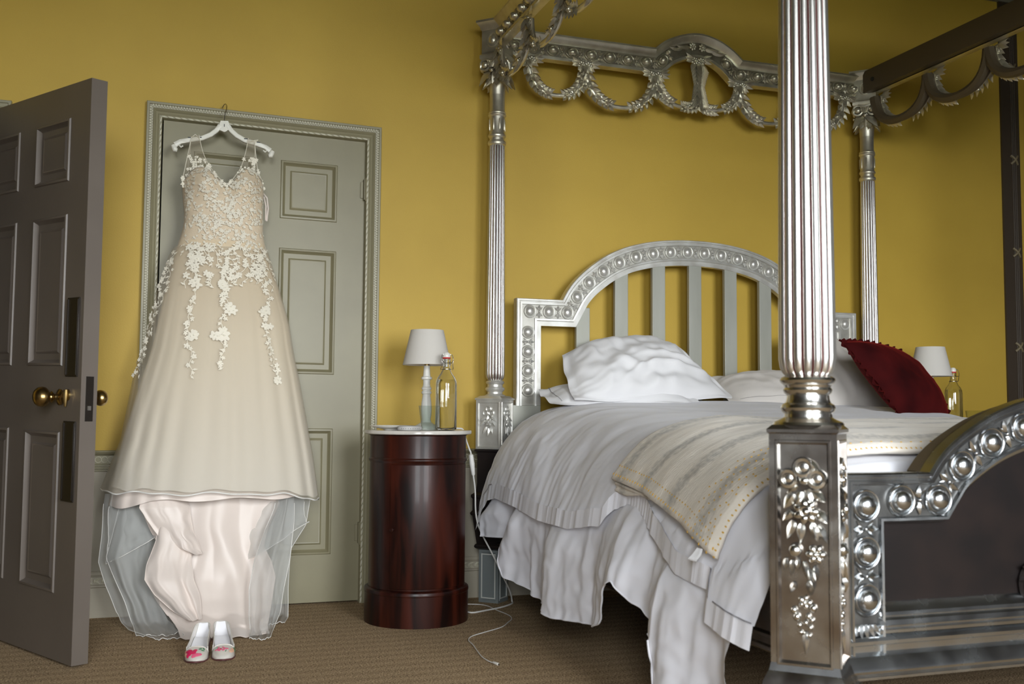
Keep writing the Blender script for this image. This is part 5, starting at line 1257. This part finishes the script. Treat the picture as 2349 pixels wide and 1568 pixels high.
b = MB(); b.tube([(.421, -.075, 1.755), (.437, -.08, 1.735), (.443, -.08, 1.69), (.438, -.08, 1.635), (.434, -.08, 1.640), (.433, -.08, 1.70), (.424, -.075, 1.74)], .0035, 6); b.build('ribbon_loop', 'satin', dr)
# lace: blossoms, leaves and tendrils lying on the cloth
def lft(z): return interp(z, TL_) if z < 1.505 else None
LFT = lambda z: interp(z, TL_)
def th_at(x, z):
    xl, xr = sm(DXL, z), sm(DXR, z)
    if z < 1.505: xl = min(xl, LFT(z))
    c = max(-1, min(1, ((xl+xr)/2-x)/((xr-xl)/2))); return math.acos(c)
def on(x, z):
    th = th_at(x, z); g, lf_ = (0.017, LFT) if z < 1.505 else (0.006, None)
    p = dress_pt(th, z, g, lf_); a = dress_pt(th+.02, z, g, lf_)-p; c = dress_pt(th, z-.01, g, lf_)-p; n = a.cross(c).normalized(); n = n if n.y < 0 else -n
    return p, n
lace = MB(); random.seed(11)
def blossom(p, n, r):
    X = Vector((0, 0, 1)).cross(n).normalized(); Y = n.cross(X); a0 = random.random()*6
    for k in range(5):
        a = a0+2*PI*k/5+random.uniform(-.15, .15); d = X*math.cos(a)+Y*math.sin(a); e = n.cross(d); L = r*random.uniform(.85, 1.1)
        lace.add([p+n*.001, p+d*L*.45-e*L*.34+n*.0035, p+d*L-e*L*.22+n*.002, p+d*L*1.05+n*.0015, p+d*L+e*L*.22+n*.002, p+d*L*.45+e*L*.34+n*.0035], [(0, 1, 2, 3, 4, 5)])
    lace.ell(p+n*.003, (r*.2, r*.2, r*.15), nu=6, nv=3)
def sprig(p, n, d, L, w):
    d = (d-n*d.dot(n)).normalized(); e = n.cross(d)
    lace.add([p+n*.001, p+d*L*.4-e*w+n*.003, p+d*L+n*.0015, p+d*L*.4+e*w+n*.003], [(0, 1, 2, 3)])
def tendril(pts):
    for (x0, z0), (x1, z1) in zip(pts, pts[1:]):
        K = max(2, int(math.hypot(x1-x0, z1-z0)/.012)); prev = None
        for k in range(K+1):
            t = k/K; x = x0+(x1-x0)*t+.006*math.sin(t*9+x0*50); z = z0+(z1-z0)*t; p, n = on(x, z); p = p+n*.0012
            if prev is not None and (p-prev).length > 1e-4:
                e = n.cross((p-prev).normalized())*.0013; lace.add([prev-e, prev+e, p+e, p-e], [(0, 1, 2, 3)])
            prev = p
            if k % 2: sprig(p, n, Vector((random.choice((-1, 1))*.8, 0, random.uniform(-.9, .5))), random.uniform(.014, .024), .0042)
VINES = [([(.075, 1.47), (.058, 1.43), (.050, 1.33), (.010, 1.22), (-.015, 1.155), (-.035, 1.06), (-.050, .985)], .5), ([(.135, 1.50), (.150, 1.40), (.165, 1.33), (.140, 1.25), (.125, 1.15), (.140, 1.05), (.143, .965)], .8),
         ([(.215, 1.50), (.25, 1.40), (.262, 1.33), (.272, 1.25), (.285, 1.22)], .8), ([(.255, 1.33), (.262, 1.24), (.250, 1.13), (.262, 1.08), (.245, .99)], 1.0), ([(.33, 1.50), (.355, 1.42), (.365, 1.36)], .6),
         ([(.385, 1.50), (.41, 1.42), (.425, 1.33), (.442, 1.28), (.420, 1.22), (.430, 1.15), (.447, 1.08), (.462, 1.0), (.482, .945)], .9), ([(.415, 1.50), (.445, 1.42), (.465, 1.37)], .5), ([(.18, 1.50), (.19, 1.43)], .5), ([(.30, 1.5), (.31, 1.41), (.30, 1.35)], .6)]
for pts, dn in VINES:
    tendril(pts)
    for (x0, z0), (x1, z1) in zip(pts, pts[1:]):
        K = max(1, int(math.hypot(x1-x0, z1-z0)/.018*dn+.5))
        for k in range(K):
            t = (k+random.random()*.7)/K; x, z = x0+(x1-x0)*t+random.uniform(-.012, .012), z0+(z1-z0)*t; p, n = on(x, z); blossom(p, n, random.uniform(.006, .012))
for x, z, r in ((.150, 1.335, .024), (.262, 1.33, .024), (.285, 1.235, .022), (.250, 1.13, .030), (.14, 1.13, .026), (.42, 1.235, .026), (.482, .950, .024), (.165, 1.43, .020), (.06, 1.43, .02), (.43, 1.18, .02), (.255, 1.12, .026), (.235, 1.125, .022)):
    for q in range(3): p, n = on(x+random.uniform(-.012, .012), z+random.uniform(-.012, .012)); blossom(p+n*.001*q, n, r*random.uniform(.6, .9))
for _ in range(620):    # dense lace over bodice and hips
    z = 1.46+.37*random.random()**.8; xl, xr = sm(DXL, z)+.008, sm(DXR, z)-.008; x = random.uniform(xl, xr)
    if z > top_z(x)+.004: continue
    p, n = on(x, z); blossom(p, n, random.uniform(.0045, .009)) if random.random() < .5 else [sprig(p, n, Vector((random.uniform(-1, 1), 0, random.uniform(-1, .6))), random.uniform(.009, .017), .0024) for q in range(4)]
for _ in range(45):
    z = random.uniform(1.36, 1.50); xl, xr = sm(DXL, z)+.01, sm(DXR, z)-.01; x = random.uniform(xl, xr); p, n = on(x, z); blossom(p, n, random.uniform(.009, .015))
    tendril([(x, z), (x+random.uniform(-.03, .03), z-random.uniform(.03, .06))])
for L_ in (SPL, SPR):
    for q in random.sample(L_, 60):
        if q[2] < 1.90: blossom(Vector(q)+Vector((0, -.002, 0)), Vector((0, -1, 0)), random.uniform(.004, .009))
for z in np.linspace(.97, 1.42, 30):
    for q in range(2): p = dress_pt(random.uniform(.10, .42), float(z)+random.uniform(-.012, .012), .018, lambda q: interp(q, TL_)); blossom(p+Vector((0, -.003, 0)), Vector((-.6, -.8, 0)), random.uniform(.004, .010)) if random.random() < .62 else sprig(p, Vector((-.6, -.8, 0)), Vector((random.uniform(-.4, .4), 0, -1)), .02, .003)
tag(lace.build('lace_applique', 'lace', dr, angle=180, recalc=False), 'raised ivory floral lace', kind='stuff')
# satin lining edge, satin train and sheer train layers
b = MB()
def lining(i, j):
    th = .10+2.90*i/79; z = .57+(.485-.035*smooth((1.2-th)/.9)+.006*math.sin(th*8)-.57)*j/9; p = dress_pt(th, max(z, .46), -.016); p.z = z; p.y += .01; return p
b.grid(lining, 80, 10); b.build('lining_hem', 'satin', dr, angle=180, recalc=False)
def surf(rows, nI=70, nJ=60, fold=.018, seed=0.0, fq=17, flat=.02):
    # rows: (xl, xr, y, z) from top to bottom
    R4 = resample4([tuple(r)+(0,)*(5-len(r)) for r in rows], nJ)
    def fn(i, j):
        xl, xr, y, z, dz = R4[j]; t = j/(nJ-1); z += dz*i/(nI-1); u = i/(nI-1); w = nz(u*2.4+seed, t*1.6, seed)
        A = fold*(.35+.9*t) if z > flat else fold*.5
        d = A*(math.sin(u*fq+3*w+seed)+.6*(1-2*abs(nz(u*6+seed, t*2.0, 4))))
        x = xl+(xr-xl)*u+.010*nz(u*4, t*7, seed+9)*(1 if .02 < u < .98 else .3)
        yy = y-.030*math.sin(PI*u)+d
        return Vector((x, yy, max(.004+.003*abs(math.sin(u*23+seed)), z+(.006*math.sin(u*19+seed) if z < .05 else 0))))
    return fn, nI, nJ
def resample4(rows, n):
    z = [0]
    for a, c in zip(rows, rows[1:]): z.append(z[-1]+math.hypot(a[2]-c[2], a[3]-c[3]))
    out = []
    for k in range(n):
        q = z[-1]*k/(n-1); i = 0
        while i < len(rows)-2 and z[i+1] < q: i += 1
        t = (q-z[i])/max(1e-9, z[i+1]-z[i]); out.append([a+(c-a)*t for a, c in zip(rows[i], rows[i+1])])
    return out
def layer(name, m, rows, edge=True, **k):
    fn, a, c = surf(rows, **k); b = MB(); b.grid(fn, a, c); o = b.build(name, m, dr, angle=180, recalc=False)
    if edge:
        b = MB(); P = [fn(0, j) for j in range(c)]+[fn(i, c-1) for i in range(1, a)]+[fn(a-1, j) for j in range(c-2, -1, -1)]
        P = [p for p in P if p.z < .462]; b.tube(P, .0013, 5); b.build('rolled_edge', 'wirehem' if m == 'tulle' else 'satin', o)
    return o
tr = layer('satin_train', 'satin', [(-.020, .505, -.20, .56), (-.030, .500, -.215, .455), (.010, .455, -.235, .36), (.050, .440, -.250, .290), (.020, .470, -.265, .230), (.000, .485, -.285, .170), (.040, .470, -.320, .100), (.085, .455, -.370, .045), (.115, .440, -.440, .012), (.122, .435, -.560, .004)], nI=90, nJ=80, fold=.016, seed=2.0, fq=15)
layer('satin_fold', 'satin', [(-.03, .14, -.255, .50), (-.035, .150, -.275, .455), (.020, .165, -.290, .37), (.075, .19, -.300, .30), (.15, .200, -.300, .275)], nI=30, nJ=40, fold=.010, seed=4.4, fq=9)
layer('satin_fold', 'satin', [(.04, .15, -.270, .42), (.03, .155, -.290, .33), (.00, .16, -.320, .25), (-.008, .17, -.350, .19), (.03, .19, -.365, .135), (.09, .20, -.390, .08), (.14, .2, -.42, .05)], nI=30, nJ=36, fold=.010, seed=9.0, fq=8)
layer('tulle_train', 'tulle', [(-.165, .06, -.13, .50), (-.168, .06, -.14, .45), (-.172, .06, -.15, .33), (-.180, .05, -.16, .240), (-.150, .05, -.19, .15), (-.110, .06, -.22, .06), (-.085, .08, -.25, .012), (-.06, .11, -.36, .006), (.02, .135, -.52, .005)], nI=46, seed=1.0, fold=.014, fq=12)
layer('tulle_train', 'tulle', [(-.140, .10, -.17, .50), (-.150, .09, -.18, .42), (-.145, .08, -.20, .34, .03), (-.150, .09, -.22, .235, .14)], nI=40, nJ=30, seed=7.0, fold=.012, fq=9)
layer('tulle_train', 'tulle', [(-.10, .02, -.16, .50), (-.115, .03, -.18, .43), (-.130, .06, -.20, .34), (-.150, .06, -.22, .26), (-.110, .07, -.25, .17), (-.075, .09, -.28, .09), (-.05, .11, -.33, .03), (-.03, .13, -.45, .006)], nI=40, nJ=40, seed=3.4, fold=.016, fq=11)
layer('tulle_train', 'tulle', [(.42, .640, -.14, .49), (.42, .632, -.15, .44), (.41, .615, -.17, .36), (.40, .555, -.19, .27), (.42, .548, -.20, .17), (.43, .545, -.22, .08), (.42, .540, -.26, .012), (.40, .515, -.36, .005)], nI=42, seed=5.0, fold=.014, fq=11)
layer('tulle_train', 'tulle', [(.44, .610, -.18, .49), (.40, .600, -.22, .43), (.37, .605, -.25, .32, .06), (.37, .615, -.27, .235, .15)], nI=36, nJ=30, seed=8.3, fold=.012, fq=9)
layer('tulle_train', 'tulle', [(.49, .56, -.22, .495), (.475, .555, -.265, .44), (.44, .548, -.305, .36), (.40, .535, -.33, .25), (.375, .51, -.365, .14), (.37, .490, -.43, .06), (.37, .46, -.50, .012), (.36, .435, -.62, .005)], nI=40, seed=6.6, fold=.010, fq=10)

def shoe(c, ang, lab, seed, right):
    r = thing('bridal_shoe', (c[0], c[1], 0), lab, 'shoe'); L = .238
    ca, sa = math.cos(ang), math.sin(ang)
    def loc(x, t, z):       # t: 0 heel .. 1 toe; toe points to -y
        y = L*(.5-t)      # heel at +y
        x += .004*math.sin(PI*t)*(1 if right else -1)
        return Vector((c[0]+x*ca-y*sa, c[1]+x*sa+y*ca, z))
    wd = lambda t: interp(t, [(0, .010), (.03, .020), (.10, .0275), (.25, .0295), (.40, .0305), (.55, .0345), (.70, .0380), (.80, .0355), (.88, .0290), (.94, .0205), (.98, .0105), (1, .002)])
    zs = lambda t: interp(t, [(0, .040), (.15, .038), (.35, .024), (.5, .010), (.62, .004), (.9, .004), (1, .008)])
    rim = lambda t: interp(t, [(0, .088), (.08, .085), (.25, .068), (.45, .046), (.60, .036), (.68, .036)])
    dome = lambda t: interp(t, [(.60, .040), (.70, .0375), (.82, .031), (.91, .0245), (.97, .017), (1, .009)])
    def row(t):
        w, z0 = wd(t), zs(t)
        if t > .64:
            h = dome(t)-z0; return [loc(w*math.copysign(abs(math.sin(a))**.75, math.sin(a)), t, z0+h*max(0, math.cos(a))**.62) for a in [PI/2*(k/10-1) for k in range(21)]]
        zr = rim(t); zi = z0+.004; P = [(-w, z0), (-w*1.02, z0+(zr-z0)*.5), (-w*.97, zr), (-w*.90, zr-.001), (-w*.92, zi+.004), (-w*.88, zi)]
        P += [(-w*.88*(1-k/5), zi) for k in range(1, 5)]; P += [(0, zi)]; Q = [(-x, z) for x, z in reversed(P[:-1])]
        return [loc(x, t, z) for x, z in P+Q]
    T = [0, .015, .04, .08, .14, .2, .28, .36, .44, .52, .58, .62, .639, .645, .68, .72, .76, .8, .84, .88, .91, .94, .965, .985, 1]
    rows = [row(t) for t in T]
    b = MB(); b.grid(lambda i, j: rows[i][j], len(T), 21); b.build('upper', 'shoe', r, angle=60)
    b = MB(); TI = [.02+.63*k/16 for k in range(17)]
    b.grid(lambda i, j: loc(wd(TI[i])*.86*(2*j/8-1), TI[i], zs(TI[i])+.0055+.0015*(2*j/8-1)**2+(.046*smooth((.10-TI[i])/.1))), 17, 9); b.build('insole', 'insole', r, angle=180)
    b = MB(); b.tube([loc(-wd(t)*.94, t, rim(t)) for t in reversed(T[1:13])]+[loc(0, .0, rim(0))]+[loc(wd(t)*.94, t, rim(t)) for t in T[1:13]], .0018, 6); b.tube(row(.645)[2:19], .0017, 6); b.build('top_binding', 'shoe', r)
    b = MB(); P = [loc(-wd(t), t, zs(t)-.002) for t in T]+[loc(wd(t), t, zs(t)-.002) for t in reversed(T)]; b.tube(P, .003, 6, True); b.build('sole', 'sole', r)
    b = MB(); b.lathe([(.010, .0), (.012, .004), (.016, .036), (.019, .043)], (0, 0), 16); b.v = [tuple(loc(x, .07, 0)+Vector((0, y, z))) for x, y, z in b.v]; b.build('heel', 'shoe', r)
    def cap(t, a):
        w, z0 = wd(t), zs(t); h = dome(t)-z0; s_ = math.sin(a); p = loc(w*math.copysign(abs(s_)**.75, s_), t, z0+h*max(0, math.cos(a))**.62)
        n = Vector((math.sin(a)*1.0, -max(0, (t-.6))*2.2, max(.1, math.cos(a)))).normalized(); return p+n*.0006, n
    def petals(lst, m, nm):
        b = MB()
        if nm == 'painted_leaf' and len(lst) > 1:
            for q in lst: petals([q], m, nm)
            return
        for t, a, ln, wd_, an in lst:
            p, n = cap(t, a); X = Vector((math.cos(an), math.sin(an), 0)); X = (X-n*X.dot(n)).normalized(); b.ell(p, (ln, wd_, .0012), X, n.cross(X), n, 9, 4)
        b.build(nm, m, r)
    if not right:
        petals([(.86, -.25, .013, .010, .3), (.80, -.50, .011, .009, 2.2), (.88, -.75, .012, .009, 1.1), (.80, -.05, .009, .007, .8), (.78, -.75, .009, .007, .2)], 'pinkp', 'painted_rose')
        petals([(.91, .15, .011, .0085, .2), (.93, -.15, .010, .008, 1.2), (.895, .40, .008, .006, .6)], 'pinkl', 'painted_rose')
        petals([(.74, .25, .008, .004, .9), (.72, .55, .007, .004, 2.0), (.78, .50, .007, .0035, .2)], 'greenp', 'painted_leaf'); petals([(.74, -1.05, .010, .006, 1.4), (.82, -1.15, .009, .006, 1.2)], 'peachp', 'painted_bud')
    else:
        petals([(.80+.035*math.sin(k*PI/3), -.18+.36*math.cos(k*PI/3), .0075, .0038, k*PI/3) for k in range(6)], 'pinkl', 'painted_blossom'); petals([(.80, -.18, .004, .004, 0), (.81, -.12, .003, .003, 0)], 'pinkp', 'blossom_centre')
        petals([(.80, .85, .011, .008, 1.2), (.85, .75, .009, .006, .5)], 'peachp', 'painted_bud'); petals([(.69, 1.1, .012, .004, 1.5), (.73, 1.25, .010, .004, 1.3), (.86, .15, .007, .0015, 1.3), (.74, -.55, .006, .0015, .4)], 'greenp', 'painted_leaf')
    return r
shoe((.176, -.812), math.radians(-9), 'ivory shoe with a magenta rose painted on its toe', 1, False)
shoe((.250, -.805), math.radians(-1), 'ivory shoe with a small pink blossom painted on its toe', 2, True)
